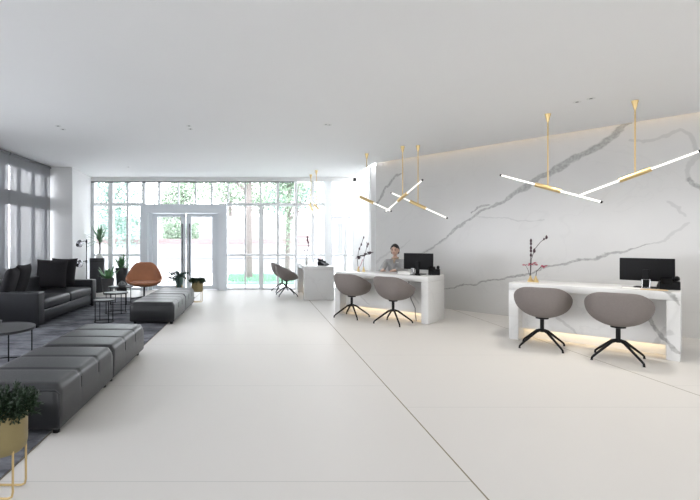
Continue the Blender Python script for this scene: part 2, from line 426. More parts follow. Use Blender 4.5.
c4 = c0 + Vector((WD.y, -WD.x))*.12; c5 = c1 + Vector((WD.y, -WD.x))*.12
poly_prism(b, [(c5.x, c5.y), (c1.x, c1.y), (c0.x, c0.y), (c4.x, c4.y)], HC+.12, HC+.36)
struct('trim_1', b, M['ceil'])
# marble wall (its own local axes: x along the wall)
b = BM(); box(b, 0, Pend_s, 0, .25, 0, HC+.30)
mw = struct('wall_right', b, M['wall_marble']); mw.location = (WX, WY, 0); mw.rotation_euler = (0, 0, WANG)
# cove LED strip lying in the slot above the ceiling edge
b = BM(); box(b, .1, Pend_s-.1, -GAP+.005, -GAP+.025, HC+.20, HC+.22)
t = obj('cove_light_strip', b, M['cove']); t.location = (WX, WY, 0); t.rotation_euler = (0, 0, WANG)
props(t, 'warm light strip hidden in the slot along the top of the marble wall', 'light strip')
# white return walls
b = BM(); box(b, 2.62, 3.6, 12.15, 12.45, 0, HC); box(b, 2.62, 3.0, 10.25, 10.45, 0, HC)
struct('wall_back_right', b, M['paint'])
b = BM(); box(b, 3.3, 3.5, 10.0, 12.2, 0, HC); struct('wall_corner', b, M['paint'])
b = BM(); box(b, -5.4, -4.49, 12.15, 12.45, 0, HC); struct('wall_back_left', b, M['paint'])
b = BM(); box(b, -5.4, -5.25, 11.3, 12.2, 0, HC); struct('wall_left_light_block', b, M['paint'])  # unseen wall piece put back to half-close the daylight gap behind the pillar
b = BM(); poly_prism(b, [(-4.82, 10.47), (-4.27, 10.47), (-4.455, 12.15), (-4.82, 12.15)], 0, HC); struct('wall_pillar', b, M['paint'])
b = BM(); box(b, 9.7, 9.9, -5.2, 1.6, 0, HC+.36)
struct('wall_right_return', b, M['paint'])
# baseboard strip of the marble wall
# ---- glazed front: helper turns pixels at the window plane into metres
WYP = 12.25
def ux(u): return (u-256)/450*WYP
def vz(v): return 1.32-(v-241)/450*WYP
ZT, ZB, ZTR = 2.93, .0, vz(204.5)
def mull(bm, u0, u1, z0, z1, y0=12.18, y1=12.32): box(bm, ux(u0), ux(u1), y0, y1, z0, z1)
def rail(bm, u0, u1, v0, v1, y0=12.19, y1=12.31): box(bm, ux(u0), ux(u1), y0, y1, vz(v1), vz(v0))
def window(name, frames, panes, fm=None):
    f = BM()
    for k in frames: k(f)
    o = struct(name, f, fm or M['alu'])
    for (u0, u1, z0, z1) in panes:
        g = BM(); box(g, ux(u0), ux(u1), 12.245, 12.255, z0, z1); p = obj('pane', g, M['glass'], o, smooth=False); p['kind'] = 'structure'
    return o
window('window_1', [lambda f: mull(f, 91, 95, 0, ZT), lambda f: mull(f, 109, 113.5, 0, ZT), lambda f: mull(f, 127, 129.2, 0, ZT),
    lambda f: rail(f, 95, 143, 203, 206), lambda f: rail(f, 95, 143, 254, 256), lambda f: rail(f, 95, 143, 287.5, 290.4)],
    [(95, 109, 0.06, ZTR), (113.5, 127, .06, ZTR), (129.2, 142.5, .06, ZTR), (95, 109, ZTR, ZT), (113.5, 127, ZTR, ZT), (129.2, 142.5, ZTR, ZT)])
window('window_2', [lambda f: mull(f, 142.5, 145.5, ZTR, ZT), lambda f: mull(f, 158.5, 160.5, ZTR, ZT), lambda f: mull(f, 178, 179.2, ZTR, ZT),
    lambda f: mull(f, 195, 196.5, ZTR, ZT), lambda f: mull(f, 211, 213, ZTR, ZT)],
    [(145.5, 158.5, ZTR, ZT), (160.5, 178, ZTR, ZT), (179.2, 195, ZTR, ZT), (196.5, 211, ZTR, ZT), (213, 226, ZTR, ZT)])
window('window_3', [lambda f: mull(f, 227.5, 229, ZTR, ZT), lambda f: mull(f, 244.5, 246.2, 0, ZT), lambda f: mull(f, 259, 263.5, 0, ZTR), lambda f: mull(f, 260, 261.5, ZTR, ZT), lambda f: mull(f, 276.5, 279, 0, ZT),
    lambda f: mull(f, 294.5, 297, 0, ZT), lambda f: mull(f, 311, 314, 0, ZT), lambda f: mull(f, 324, 331, 0, ZT, 12.1, 12.4), lambda f: mull(f, 343.5, 346.5, 0, ZT), lambda f: mull(f, 353.5, 355.5, 0, ZT),
    lambda f: rail(f, 227, 354, 203.2, 206), lambda f: rail(f, 227, 354, 254, 256), lambda f: rail(f, 227, 354, 287.8, 290.4)],
    [(a, c, z0, z1) for a, c in ((228, 244.5), (246.2, 259), (263.5, 276.5), (279, 294.5), (297, 311), (314, 324), (331, 343.5), (346.5, 353.5)) for z0, z1 in ((.06, ZTR), (ZTR, ZT))])
b = BM(); box(b, ux(91), ux(355.5), 12.15, 12.40, ZT, HC); struct('trim_2', b, M['paint'])
b = BM(); box(b, ux(91), ux(294), 12.16, 12.2, ZT-.03, ZT); struct('trim_3', b, M['window_dark'])
# double door in its portal
b = BM()
mull(b, 143, 150, 0, vz(205), 11.95, 12.35); mull(b, 219.5, 227.5, 0, vz(205), 11.95, 12.35); box(b, ux(150), ux(219.5), 11.95, 12.35, vz(213.5), vz(205))
mull(b, 150, 153.4, 0, vz(213.5), 12.1, 12.3); mull(b, 217.1, 219.5, 0, vz(213.5), 12.1, 12.3)
door = struct('door_1', b, M['portal'])
for (u0, u1, uh) in ((153.5, 186, 183), (187, 217, 190.3)):
    b = BM()
    mull(b, u0, u0+4.5, .01, vz(213.8), 12.17, 12.23); mull(b, u1-4.5, u1, .01, vz(213.8), 12.17, 12.23)
    box(b, ux(u0+4.5), ux(u1-4.5), 12.175, 12.225, .01, .12); box(b, ux(u0+4.5), ux(u1-4.5), 12.175, 12.225, vz(217), vz(213.8))
    lf = obj('door_leaf', b, M['portal'], door, smooth=False)
    g = BM(); box(g, ux(u0+4), ux(u1-4), 12.196, 12.204, .10, vz(216.5)); obj('pane', g, M['glass'], lf, smooth=False)
    h = BM(); tube(h, [(ux(uh), 12.10, vz(275)), (ux(uh), 12.10, vz(224))], .016, 10)
    for vv in (270, 229): tube(h, [(ux(uh), 12.10, vz(vv)), (ux(uh), 12.18, vz(vv))], .010, 8)
    obj('handle', h, M['window_dark'], lf)
# left glazed wall with blinds in front
LX = -4.80
b = BM()
YS = -5.0; YE = 10.47
box(b, LX-.12, LX, YS, YE, 2.82, HC); box(b, LX-.04, LX, YS, YE, 2.04, 2.32); box(b, LX-.12, LX, YS, YE, 0, .78)
my = 10.31
while my > YS:
    box(b, LX-.035, LX-.001, my-.05, my+.05, .78, 2.82); my -= .585
lw = struct('wall_left', b, M['window_dark'])
b = BM(); box(b, LX-.07, LX-.06, YS, YE, .78, 2.82); p = obj('window_glass', b, M['glass'], lw, smooth=False); p['kind'] = 'structure'
# unseen wall behind the viewpoint, openings added and sized to let daylight in
b = BM()
for x0, x1 in ((-5.2, 3.4), (6.2, 6.8), (9.2, 9.7)): box(b, x0, x1, -5.2, -5.0, 0, HC)
box(b, -5.2, 9.7, -5.2, -5.0, 2.4, HC); box(b, -5.2, 9.7, -5.2, -5.0, 0, .3)
struct('wall_behind', b, M['paint'])

# roller blinds: y ranges between bright gaps
bls = [(8.68, 10.37, 'grey screen blind over the left glazing, the one beside the white pillar'),
       (6.93, 8.62, 'grey screen blind cut off by the left edge of the photo, nearer than its neighbour'),
       (5.18, 6.87, 'grey screen blind on the left glazing level with the near sofa arm'),
       (3.43, 5.12, 'grey screen blind on the left glazing level with the far end of the near benches')]
for y0, y1, lab in bls[:2]:
    r = thing('roller_blind', lab, 'blind', (LX+.055, y0, 0), 0, 'screen blinds on the left glazing')
    f = BM(); box(f, 0, .002, 0, y1-y0, .40, HC-.06); obj('fabric', f, M['blind'], r, smooth=False)
    f = BM(); tube(f, [(0, 0, HC-.035), (0, y1-y0, HC-.035)], .028, 12); obj('roller', f, M['window_dark'], r)
    f = BM(); box(f, -.008, .012, 0, y1-y0, .37, .40); obj('bottom_bar', f, M['window_dark'], r, smooth=False)

# ------------------------------------------------------------------ outside
b = BM(); box(b, -40, 40, 12.46, 70, -.12, -.03); struct('ground_outside', b, M['concrete'])
b = BM(); box(b, -60, -5.5, -30, 12.4, -.12, -.03); box(b, -5.5, 60, -40, -5.25, -.12, -.03); struct('ground_side', b, M['concrete'])
b = BM(); box(b, -1.0, 2.4, 14.0, 17.4, -.03, .03)
for i in range(5000):
    leafcard(b, (random.uniform(-1, 2.4), random.uniform(14, 17.4), .02), .09, Vector((random.gauss(0, .4), random.gauss(0, .4), 1)).normalized(), .25)
props(obj('lawn_grass', b, M['grass'], smooth=False), 'strip of pale green lawn outside the tall windows', 'grass', kind='stuff')
b = BM(); box(b, -9.4, 3.7, 26, 26.3, -.03, 2.75); struct('wall_garden', b, M['render'])
b = BM(); box(b, -9.4, 3.2, 21.0, 21.25, -.03, 1.2)
o = struct('wall_terrace', b, M['render'])
b = BM(); box(b, -9.4, 3.2, 20.95, 21.3, 1.2, 1.42); o2 = obj('coping', b, M['coping'], o, smooth=False); o2['kind'] = 'structure'
b = BM(); box(b, -9.4, 3.2, 19.0, 19.2, -.03, .55); o = struct('wall_planter', b, M['render'])
b = BM(); box(b, -9.4, 3.2, 18.97, 19.23, .55, .63); o2 = obj('coping', b, M['slate'], o, smooth=False); o2['kind'] = 'structure'
# pinkish garden frame
r = thing('garden_arch', 'pinkish metal frame standing outside behind the far desk', 'frame', (1.5, 17.8, -.03))
b = BM(); box(b, 0, .09, 0, .09, 0, 1.58); obj('post', b, M['coping'], r, smooth=False)
b = BM(); box(b, 1.0, 1.09, 0, .09, 0, 1.58); obj('post', b, M['coping'], r, smooth=False)
b = BM(); box(b, .09, 1.0, 0, .09, 1.46, 1.58); box(b, .09, 1.0, 0, .09, 1.12, 1.2); obj('rail', b, M['coping'], r, smooth=False)
# building far right
r = thing('garden_building', 'pale building with shuttered windows outside, right end of the window wall', 'building', (4.1, 24, -.03))
b = BM(); box(b, 0, 4.4, 0, 3, 0, 2.6); obj('wall', b, M['render'], r, smooth=False)
b = BM(); box(b, -.2, 4.6, -.25, 3.2, 2.6, 2.78); obj('roof', b, M['slate'], r, smooth=False)
for k in range(4):
    b = BM(); box(b, .25+k*1.0, .75+k*1.0, -.05, 0, .7, 2.3)
    for q in range(10): box(b, .27+k*1.0, .73+k*1.0, -.08, -.05, .75+q*.155, .82+q*.155)
    obj('shutter', b, M['slate'], r, smooth=False)

def tree(label, x, y, trunk_r, h, crowns, leafmat, n, size, lean=0, group='trees outside the windows'):
    r = thing('garden_tree', label, 'tree', (x, y, -.03), 0, group)
    b = BM(); tube(b, [(0, 0, 0), (lean*.3, 0, h*.33), (lean*.6, .05, h*.66), (lean, 0, h)], [trunk_r*1.15, trunk_r, trunk_r*.9, trunk_r*.6], 12)
    for k in range(5):
        a = random.random()*6.28; z = h*random.uniform(.55, .95)
        tube(b, [(lean*z/h, 0, z), (lean*z/h+math.cos(a)*.7, math.sin(a)*.6, z+.6), (lean*z/h+math.cos(a)*1.2, math.sin(a)*1.0, z+1.3)], [trunk_r*.35, trunk_r*.22, trunk_r*.08], 7)
    obj('trunk', b, M['bark'], r)
    b = BM(); tot = sum(c[3]*c[4]*c[5] for c in crowns)
    for cx, cy, cz, rx, ry, rz in crowns:
        for i in range(int(n*rx*ry*rz/tot)):
            v = Vector((random.gauss(0, 1), random.gauss(0, 1), random.gauss(0, 1))).normalized()*random.random()**.45
            leafcard(b, (cx+v.x*rx, cy+v.y*ry, cz+v.z*rz), size*random.uniform(.6, 1.3))
    obj('crown', b, leafmat, r, smooth=False); return r
tree('thick bare grey tree trunk standing outside right of the glass doors', -.26, 15.6, .125, 4.6, [(0, 0, 4.4, 2.0, 1.2, 1.2), (1.2, .5, 3.9, 1.1, .9, .7), (-1.3, .4, 3.9, 1.1, .9, .7)], M['treeleaf'], 4200, .14)
tree('slim tree leafy from base to top, outside behind the far swivel chair', 1.12, 16.2, .085, 3.6, [(0, -.1, 3.2, .6, .5, .9), (.05, -.1, 1.9, .32, .3, 1.1), (.35, .1, 3.6, .8, .6, .5)], M['treeleaf'], 2300, .10, .1)
tree('broad green tree outside beyond the leftmost window panes', -6.3, 19.5, .12, 3.4, [(0, 0, 3.2, 1.5, 1.2, 1.6), (.4, .4, 1.9, 1.0, .8, .9)], M['treeleaf2'], 5200, .13)
tree('dark leafy tree outside above the left edge of the glass doors', -4.0, 24.4, .13, 4.0, [(0, 0, 4.0, 1.5, 1.0, 1.3), (-.8, 0, 3.0, 1.0, .8, .9)], M['treeleaf'], 4200, .15)
tree('light tree outside above the middle of the glass doors', -1.6, 28.0, .14, 4.4, [(0, 0, 4.6, 2.4, 1.2, 1.5), (1.6, 0, 3.9, 1.3, 1, .9)], M['treeleaf'], 4200, .17)
tree('bushy tree outside behind the white garden wall, right half of the windows', 2.82, 30.8, .14, 4.8, [(0, 0, 4.6, 2.6, 1.2, 1.7), (-1.6, 0, 4.0, 1.6, 1, 1.1)], M['treeleaf2'], 5200, .17)
b = BM()
for i in range(2600):
    leafcard(b, (random.uniform(-4.6, -2.9), random.gauss(22.5, .35), random.uniform(1.2, 2.2)), random.uniform(.08, .17))
props(obj('garden_bush', b, M['treeleaf'], smooth=False), 'low green bush outside seen through the right door leaf', 'bush')

# ------------------------------------------------------------------ rug
b = BM(); box(b, -4.4, -1.42, 1.5, 10.5, 0, .008)
props(obj('rug', b, M['rug'], smooth=False), 'large mottled grey rug under the sofa and leather benches', 'rug')
RZ = .008

# ------------------------------------------------------------------ leather benches
def make_bench(label):
    W, Ln, H = .70, 1.12, .352
    r = thing('bench', label, 'bench', (0, 0, 0), 0, 'leather bench units')
    b = BM(); rbox(b, 0, W, 0, Ln, .045, .235, .018, 3)
    # upholstered top: grid with two cross seams, softly crowned
    nx, nyy = 22, 48
    def top(i, j):
        x = i/nx; y = j/nyy
        ex = min(x, 1-x)*W; ey = min(y, 1-y)*Ln
        rd = .05
        h = H
        for e in (ex, ey):
            if e < rd: h -= rd - math.sqrt(max(0, rd*rd-(rd-e)**2))
        for s in (1/3, 2/3):
            h -= .009*math.exp(-((y-s)*Ln/.010)**2)
        h += .006*math.sin(PI*x)*abs(math.sin(PI*y*3))**.5
        return h
    vt = [[b.verts.new((W*i/nx, Ln*j/nyy, top(i, j))) for i in range(nx+1)] for j in range(nyy+1)]
    for j in range(nyy):
        for i in range(nx): b.faces.new((vt[j][i], vt[j][i+1], vt[j+1][i+1], vt[j+1][i]))
    edge = [vt[0][i] for i in range(nx+1)] + [vt[j][nx] for j in range(1, nyy+1)] + [vt[nyy][i] for i in range(nx-1, -1, -1)] + [vt[j][0] for j in range(nyy-1, 0, -1)]
    low = [b.verts.new((v.co.x, v.co.y, .06)) for v in edge]
    n = len(edge)
    for k in range(n): b.faces.new((edge[k], edge[(k+1) % n], low[(k+1) % n], low[k]))
    b.faces.new(low)
    obj('body', b, M['bench'], r, auto=60)
    for q in (1/3, 2/3):
        for sx in (W+.001, -.001):
            b = BM(); tube(b, [(sx, Ln*q, .30), (sx, Ln*q, .22)], .003, 6); obj('seam', b, M['leather'], r)
    for y in (.0, Ln):
        b = BM(); tube(b, [(.02, y, .06), (.004, y, .09), (.004, y, .29), (.03, y, .312), (W-.03, y, .312), (W-.004, y, .29), (W-.004, y, .09), (W-.02, y, .06)], .005, 6)
        obj('piping', b, M['leather'], r)
    for x, y, z in ((.06, .08, RZ), (W-.06, .08, 0), (.06, Ln-.08, RZ), (W-.06, Ln-.08, 0)):
        f = BM(); lathe(f, [(0, z), (.022, z), (.026, .05), (0, .05)], 14, x, y); obj('foot', f, M['black'], r)
    return r
bx = -2.02
bench = make_bench('grey leather bench nearest the camera, behind the brass planter')
bench.location = (bx, 3.03, 0)
dup(bench, (bx, 4.17, 0), 0, 'grey leather bench joined to the far end of the nearest bench')
dup(bench, (bx+.03, 7.10, 0), 0, 'grey leather bench with its dark end beside the nested round tables')
dup(bench, (bx+.03, 8.24, 0), 0, 'grey leather bench farthest away, next to the flower pots')

# ------------------------------------------------------------------ sofa
sf = thing('sofa', 'long dark grey leather sofa against the blinds with four pillows', 'sofa', (-4.27, 6.76, RZ))
SL, SD = 2.46, 1.0
b = BM(); rbox(b, .02, SD-.03, .20, SL-.20, .05, .24, .02); obj('base', b, M['leather'], sf)
b = BM(); rbox(b, 0, .24, .18, SL-.18, .06, .66, .035, 4); obj('backrest', b, M['leather'], sf)
for y0 in (0, SL-.21):
    b = BM(); rbox(b, 0, SD, y0, y0+.21, .03, .535, .022, 4); obj('armrest', b, M['leather'], sf)
mid = SL/2
for y0, y1 in ((.215, mid-.004), (mid+.004, SL-.215)):
    b = BM(); rbox(b, .25, SD-.015, y0, y1, .235, .40, .045, 5)
    for v in b.verts:
        if v.co.z > .38: v.co.z += .028*math.sin(PI*(v.co.y-y0)/(y1-y0))*math.sin(PI*(v.co.x-.22)/(SD-.2))
    obj('seat_cushion', b, M['leather'], sf)
for x, y in ((.06, .06), (SD-.06, .06), (.06, SL-.06), (SD-.06, SL-.06)):
    b = BM(); box(b, x-.025, x+.025, y-.025, y+.025, 0, .05); obj('foot', b, M['black'], sf, smooth=False)
def pillow_mesh(w=.56, h=.54, t=.17):
    b = BM(); n = 16; g = {}
    for s in (1, -1):
        for i in range(n+1):
            for j in range(n+1):
                x = 2*i/n-1; y = 2*j/n-1
                k = ((1-x**4)*(1-y**4)); th = t/2*max(0, k)**.55
                px = x*w/2*(1-.07*(1-y*y)*abs(x)); py = y*h/2*(1-.07*(1-x*x)*abs(y))
                if s < 0 and (i in (0, n) or j in (0, n)): g[s, i, j] = g[1, i, j]; continue
                g[s, i, j] = b.verts.new((px, s*th, py))
    for s in (1, -1):
        for i in range(n):
            for j in range(n):
                q = (g[s, i, j], g[s, i+1, j], g[s, i+1, j+1], g[s, i, j+1])
                b.faces.new(q if s > 0 else q[::-1])
    return b
def pillow(label, loc, rot, size=1):
    o = obj('pillow', pillow_mesh(.56*size, .54*size), M['pillow'], auto=0)
    o.location = loc; o.rotation_euler = rot
    return props(o, label, 'pillow', 'charcoal sofa pillows')
R = math.radians
pillow('large charcoal pillow shown flat on at the far sofa arm', (-3.86, 8.50, .70), (R(-14), 0, R(4)), 1.04)
pillow('charcoal pillow mostly hidden behind the large flat-on pillow at the far arm', (-3.77, 8.80, .72), (R(-12), 0, R(-10)), 1.0)
pillow('charcoal pillow seen edge-on, second from the near sofa arm', (-3.90, 7.46, .69), (R(-14), 0, R(-84)), .95)
pillow('charcoal pillow at the left edge of the photo, right behind the near sofa arm', (-3.86, 7.05, .67), (R(-16), 0, R(-75)), .92)

# ------------------------------------------------------------------ tables
def round_table(label, loc, r, h, group='round metal side tables'):
    t = thing('side_table', label, 'table', loc, 0, group)
    b = BM(); lathe(b, [(0, h-.012), (r-.01, h-.012), (r-.004, h-.022), (r, h-.02), (r, h+.004), (r-.008, h+.004), (r-.010, h-.002), (0, h-.002)], 40); obj('tabletop', b, M['black_top'] if 'black_top' in M else M['black'], t)
    for k in range(4):
        a = PI/4+k*PI/2
        b = BM(); tube(b, [((r-.02)*math.cos(a), (r-.02)*math.sin(a), 0), ((r-.02)*math.cos(a), (r-.02)*math.sin(a), h-.015)], .007, 8); obj('leg', b, M['black'], t)
    b = BM(); tube(b, [((r-.02)*math.cos(k*PI/18), (r-.02)*math.sin(k*PI/18), .008) for k in range(36)], .006, 6, closed=True); obj('base_ring', b, M['black'], t)
    return t
M['black_top'] = mat('grey_table_top', (.03, .031, .034), .4, 0, var=.1, spec=.4)
round_table('smallest round black table, front one of the nested trio', (-2.47, 7.32, RZ), .172, .36)
round_table('middle round grey table between the smallest and the widest', (-2.56, 8.23, RZ), .212, .375)
round_table('widest round grey table holding a small dome, beside the tan lounge chair', (-2.83, 9.42, RZ), .25, .365)
round_table('black round table cut off by the left edge, before the sofa arm', (-2.70, 4.72, RZ), .35, .40, None)
b = BM(); lathe(b, [(0, 0), (.035, 0), (.075, .03), (.085, .07), (.079, .07), (.068, .032), (.03, .008), (0, .008)], 28)
o = obj('glass_bowl', b, M['greypot']); o.location = (-2.76, 4.72, RZ+.405-.001)
props(o, 'small grey bowl on the round table at the left edge', 'bowl')
b = BM(); lathe(b, [(0, 0), (.07, 0), (.085, .025), (.075, .065), (.04, .095), (.015, .105), (.012, .12), (0, .122)], 28)
o = obj('dome_dish', b, M['greypot']); o.location = (-2.80, 9.40, RZ+.365-.001)
props(o, 'small grey domed dish on the widest round table', 'dish')

# ------------------------------------------------------------------ shells (swivel chairs, lounge chair)
def catmull(P, t):
    n = len(P); f = t*n; i = int(math.floor(f)); u = f-i
    p0, p1, p2, p3 = (Vector(P[(i+k) % n]) for k in (-1, 0, 1, 2))
    return .5*((2*p1)+(p2-p0)*u+(2*p0-5*p1+4*p2-p3)*u*u+(3*p1-p0-3*p2+p3)*u**3)
def shell_mesh(half, zb, thick, fr=.62, fz=1.9, seg=56, rings=14, yc=0):
    """half: rim points from back centre round to front centre (x>=0)"""
    full = half + [(-x, y, z) for x, y, z in half[-2:0:-1]]
    b = BM(); outer, inner = [], []
    for k in range(seg):
        rim = catmull(full, k/seg)
        o, i_ = [], []
        for j in range(1, rings+1):
            t = j/rings; f = math.sin(t*PI/2)**fr; g = t**fz
            o.append(Vector((rim.x*f, yc+(rim.y-yc)*f, zb+(rim.z-zb)*g)))
            t2 = t; f2 = f*(1-thick/.30*.9*(1-.0*t)); 
            i_.append(Vector((rim.x*f2, yc+(rim.y-yc)*f2, zb+thick*1.6*(1-t)+(rim.z-zb)*g + (0 if j < rings else 0))))
        outer.append(o); inner.append(i_)
    co = b.verts.new((0, yc, zb)); ci = b.verts.new((0, yc, zb+thick*1.6))
    O = [[b.verts.new(p) for p in o] for o in outer]; I = [[b.verts.new(p) for p in o] for o in inner]
    for k in range(seg):
        k2 = (k+1) % seg
        b.faces.new((co, O[k2][0], O[k][0])); b.faces.new((ci, I[k][0], I[k2][0]))
        for j in range(rings-1):
            b.faces.new((O[k][j], O[k2][j], O[k2][j+1], O[k][j+1])); b.faces.new((I[k][j], I[k][j+1], I[k2][j+1], I[k2][j]))
        b.faces.new((O[k][-1], O[k2][-1], I[k2][-1], I[k][-1]))
    return b
def make_swivel(label):
    r = thing('swivel_chair', label, 'chair', (0, 0, 0), 0, 'grey shell swivel chairs')
    half = [(0, -.272, .765), (.155, -.262, .764), (.238, -.205, .737), (.29, -.10, .685), (.312, .03, .625), (.300, .15, .575), (.20, .245, .475), (0, .275, .45)]
    obj('shell', shell_mesh(half, .365, .028, .73, 1.6), M['taupe'], r, auto=0, subsurf=1)
    b = BM(); lathe(b, [(0, .415), (.15, .415), (.19, .43), (.195, .455), (.17, .472), (.08, .478), (0, .479)], 30)
    for v in b.verts: v.co.x *= .82; v.co.y = v.co.y*.8+.045
    obj('seat_pad', b, M['taupe_in'], r)
    b = BM(); lathe(b, [(0, .19), (.030, .19), (.030, .22), (.022, .225), (.022, .345), (.07, .355), (.07, .372), (0, .372)], 20); obj('column', b, M['black'], r)
    for k in range(4):
        a = PI/4+k*PI/2; c, s = math.cos(a), math.sin(a)
        b = BM(); tube(b, [(.015*c, .015*s, .215), (.08*c, .08*s, .195), (.285*c, .285*s, .05), (.308*c, .308*s, .030), (.312*c, .312*s, .012), (.312*c, .312*s, 0)], [.016, .016, .012, .011, .011, .013], 10)
        obj('leg', b, M['black'], r)
    return r
def frame_pt(o, ang, x, y): return (o[0]+x*math.cos(ang)-y*math.sin(ang), o[1]+x*math.sin(ang)+y*math.cos(ang))
DR = ((3.42, 6.09), math.atan2(-.698, .716)); DM = ((1.45, 8.27), math.atan2(-.674, .738)); DF = ((1.07, 11.72), -PI/2)
ch = make_swivel('grey shell swivel chair at the right desk, left of its pair')
ch.location = (3.56, 5.60, 0); ch.rotation_euler = (0, 0, R(-36))
dup(ch, (4.04, 5.02, 0), R(-41), 'grey shell swivel chair closest to the camera, on the right at the right desk')
dup(ch, (1.66, 7.80, 0), R(-40), 'grey shell swivel chair at the middle desk in front of the orchid vase')
dup(ch, (2.20, 7.22, 0), R(-44), 'grey shell swivel chair at the middle desk in front of the seated person')
dup(ch, (.74, 10.85, 0), R(-84), 'pale grey swivel chair seen from the side at the far desk')
dup(ch, (.68, 11.72, 0), R(-78), 'swivel chair at the far desk mostly hidden behind the pale side-on chair')

lc = thing('lounge_chair', 'tan leather lounge chair with winged shell on a dark swivel base', 'chair', (-2.49, 10.02, RZ), R(12))
half = [(0, .30, .83), (.18, .29, .82), (.29, .22, .72), (.375, .09, .57), (.40, -.05, .49), (.33, -.22, .435), (.18, -.32, .40), (0, -.34, .395)]
obj('shell', shell_mesh(half, .30, .03, .6, 1.7), M['orange'], lc, auto=0, subsurf=1)
b = BM(); lathe(b, [(0, .35), (.20, .35), (.27, .37), (.275, .405), (.24, .425), (.1, .432), (0, .433)], 30); 
for v in b.verts: v.co.y = v.co.y-.03
obj('seat_cushion', b, M['orange'], lc)
b = BM(); lathe(b, [(0, .03), (.024, .03), (.020, .06), (.020, .28), (.08, .295), (.08, .31), (0, .31)], 18); obj('column', b, M['black'], lc)
for k in range(4):
    a = PI/4+k*PI/2+.3; c, s = math.cos(a), math.sin(a)
    b = BM(); tube(b, [(.01*c, .01*s, .07), (.12*c, .12*s, .055), (.31*c, .31*s, .020), (.33*c, .33*s, .0)], [.018, .015, .011, .010], 8); obj('leg', b, M['black'], lc)

# ------------------------------------------------------------------ desks
def make_desk(label, o, ang, L_, m, Dp=.70):
    r = thing('reception_desk', label, 'desk', (o[0], o[1], 0), ang, 'white marble reception desks')
    b = BM(); rbox(b, 0, L_, 0, Dp, .665, .757, .006, 2); obj('desktop', b, m, r)
    for x0, x1 in ((0, .115), (L_-.115, L_)):
        b = BM(); rbox(b, x0, x1, 0, Dp, 0, .665, .006, 2); obj('side_panel', b, m, r)
    b = BM(); box(b, .115, L_-.115, .20, .235, .13, .665); obj('front_panel', b, m, r, smooth=False)
    b = BM(); box(b, .115, L_-.115, .30, .32, 0, .30); obj('plinth', b, M['white'], r, smooth=False)
    b = BM(); box(b, .13, L_-.13, .24, .262, .135, .15); obj('light_strip', b, M['led'], r, smooth=False)
    return r
make_desk('white marble desk on the right under two crossed brass pendants', DR[0], DR[1], 1.69, M['desk_marble'])
make_desk('white marble desk in the middle with the person seated behind it', DM[0], DM[1], 1.72, M['desk_marble_plain'])
fd = make_desk('white far desk near the windows, showing its end panel', DF[0], DF[1], 1.70, M['desk_marble_plain'], .67)
# far desk: its local x runs towards the camera, local y towards +X
b = BM()
DZ = .757

def monitor(label, desk, x, y, face):
    px, py = frame_pt(desk[0], desk[1], x, y)
    r = thing('computer_monitor', label, 'monitor', (px, py, DZ), desk[1]+face, 'black desk monitors')
    b = BM(); rbox(b, -.255, .255, -.008, .022, .08, .355, .006, 2); obj('housing', b, M['blackplastic'], r)
    b = BM(); box(b, -.245, .245, -.010, -.008, .09, .345); obj('screen', b, M['screen'], r, smooth=False)
    b = BM(); box(b, -.03, .03, .022, .045, .01, .22); obj('neck', b, M['blackplastic'], r, smooth=False, bevel=.004)
    b = BM(); rbox(b, -.11, .11, -.06, .10, 0, .012, .005, 2); obj('stand', b, M['blackplastic'], r)
    return r
def desk_phone(label, desk, x, y, face):
    px, py = frame_pt(desk[0], desk[1], x, y)
    r = thing('desk_phone', label, 'phone', (px, py, DZ), desk[1]+face, 'black desk phones')
    b = BM(); poly = [(-.10, 0), (.11, 0), (.11, .095), (.06, .10), (-.10, .03)]
    a = [b.verts.new((-.09, q[0], q[1])) for q in poly]; c = [b.verts.new((.09, q[0], q[1])) for q in poly]
    b.faces.new(a); b.faces.new(c[::-1])
    for i in range(5): b.faces.new((a[i], c[i], c[(i+1) % 5], a[(i+1) % 5]))
    obj('base', b, M['blackplastic'], r, smooth=False, bevel=.004)
    b = BM(); box(b, -.02, .08, .04, .10, .095, .16, Matrix.Rotation(R(-15), 4, 'X')); obj('display', b, M['screen'], r, smooth=False, bevel=.003)
    b = BM(); tube(b, [(-.06, -.10, .075), (-.06, -.09, .09), (-.06, .0, .115), (-.06, .10, .135), (-.06, .115, .12)], [.024, .026, .016, .026, .024], 10); obj('handset', b, M['blackplastic'], r)
    b = BM(); tube(b, [(-.08+.012*math.cos(k*.9), -.11-.0035*k, .02+.012*math.sin(k*.9)) for k in range(24)], .003, 5); obj('cord', b, M['blackplastic'], r)
    return r
monitor('black monitor on the right desk', DR, 1.385, .45, R(176))
monitor('black monitor on the middle desk beside the seated person', DM, 1.39, .42, R(178))
desk_phone('black desk phone at the right end of the right desk', DR, 1.58, .40, R(190))
desk_phone('black desk phone at the right end of the middle desk', DM, 1.64, .46, R(200))
desk_phone('black desk phone alone on the far desk', DF, 1.40, .48, R(130))

def put(o, desk, x, y, z=DZ, rot=0):
    p = frame_pt(desk[0], desk[1], x, y); o.location = (p[0], p[1], z); o.rotation_euler = (0, 0, desk[1]+rot); return o
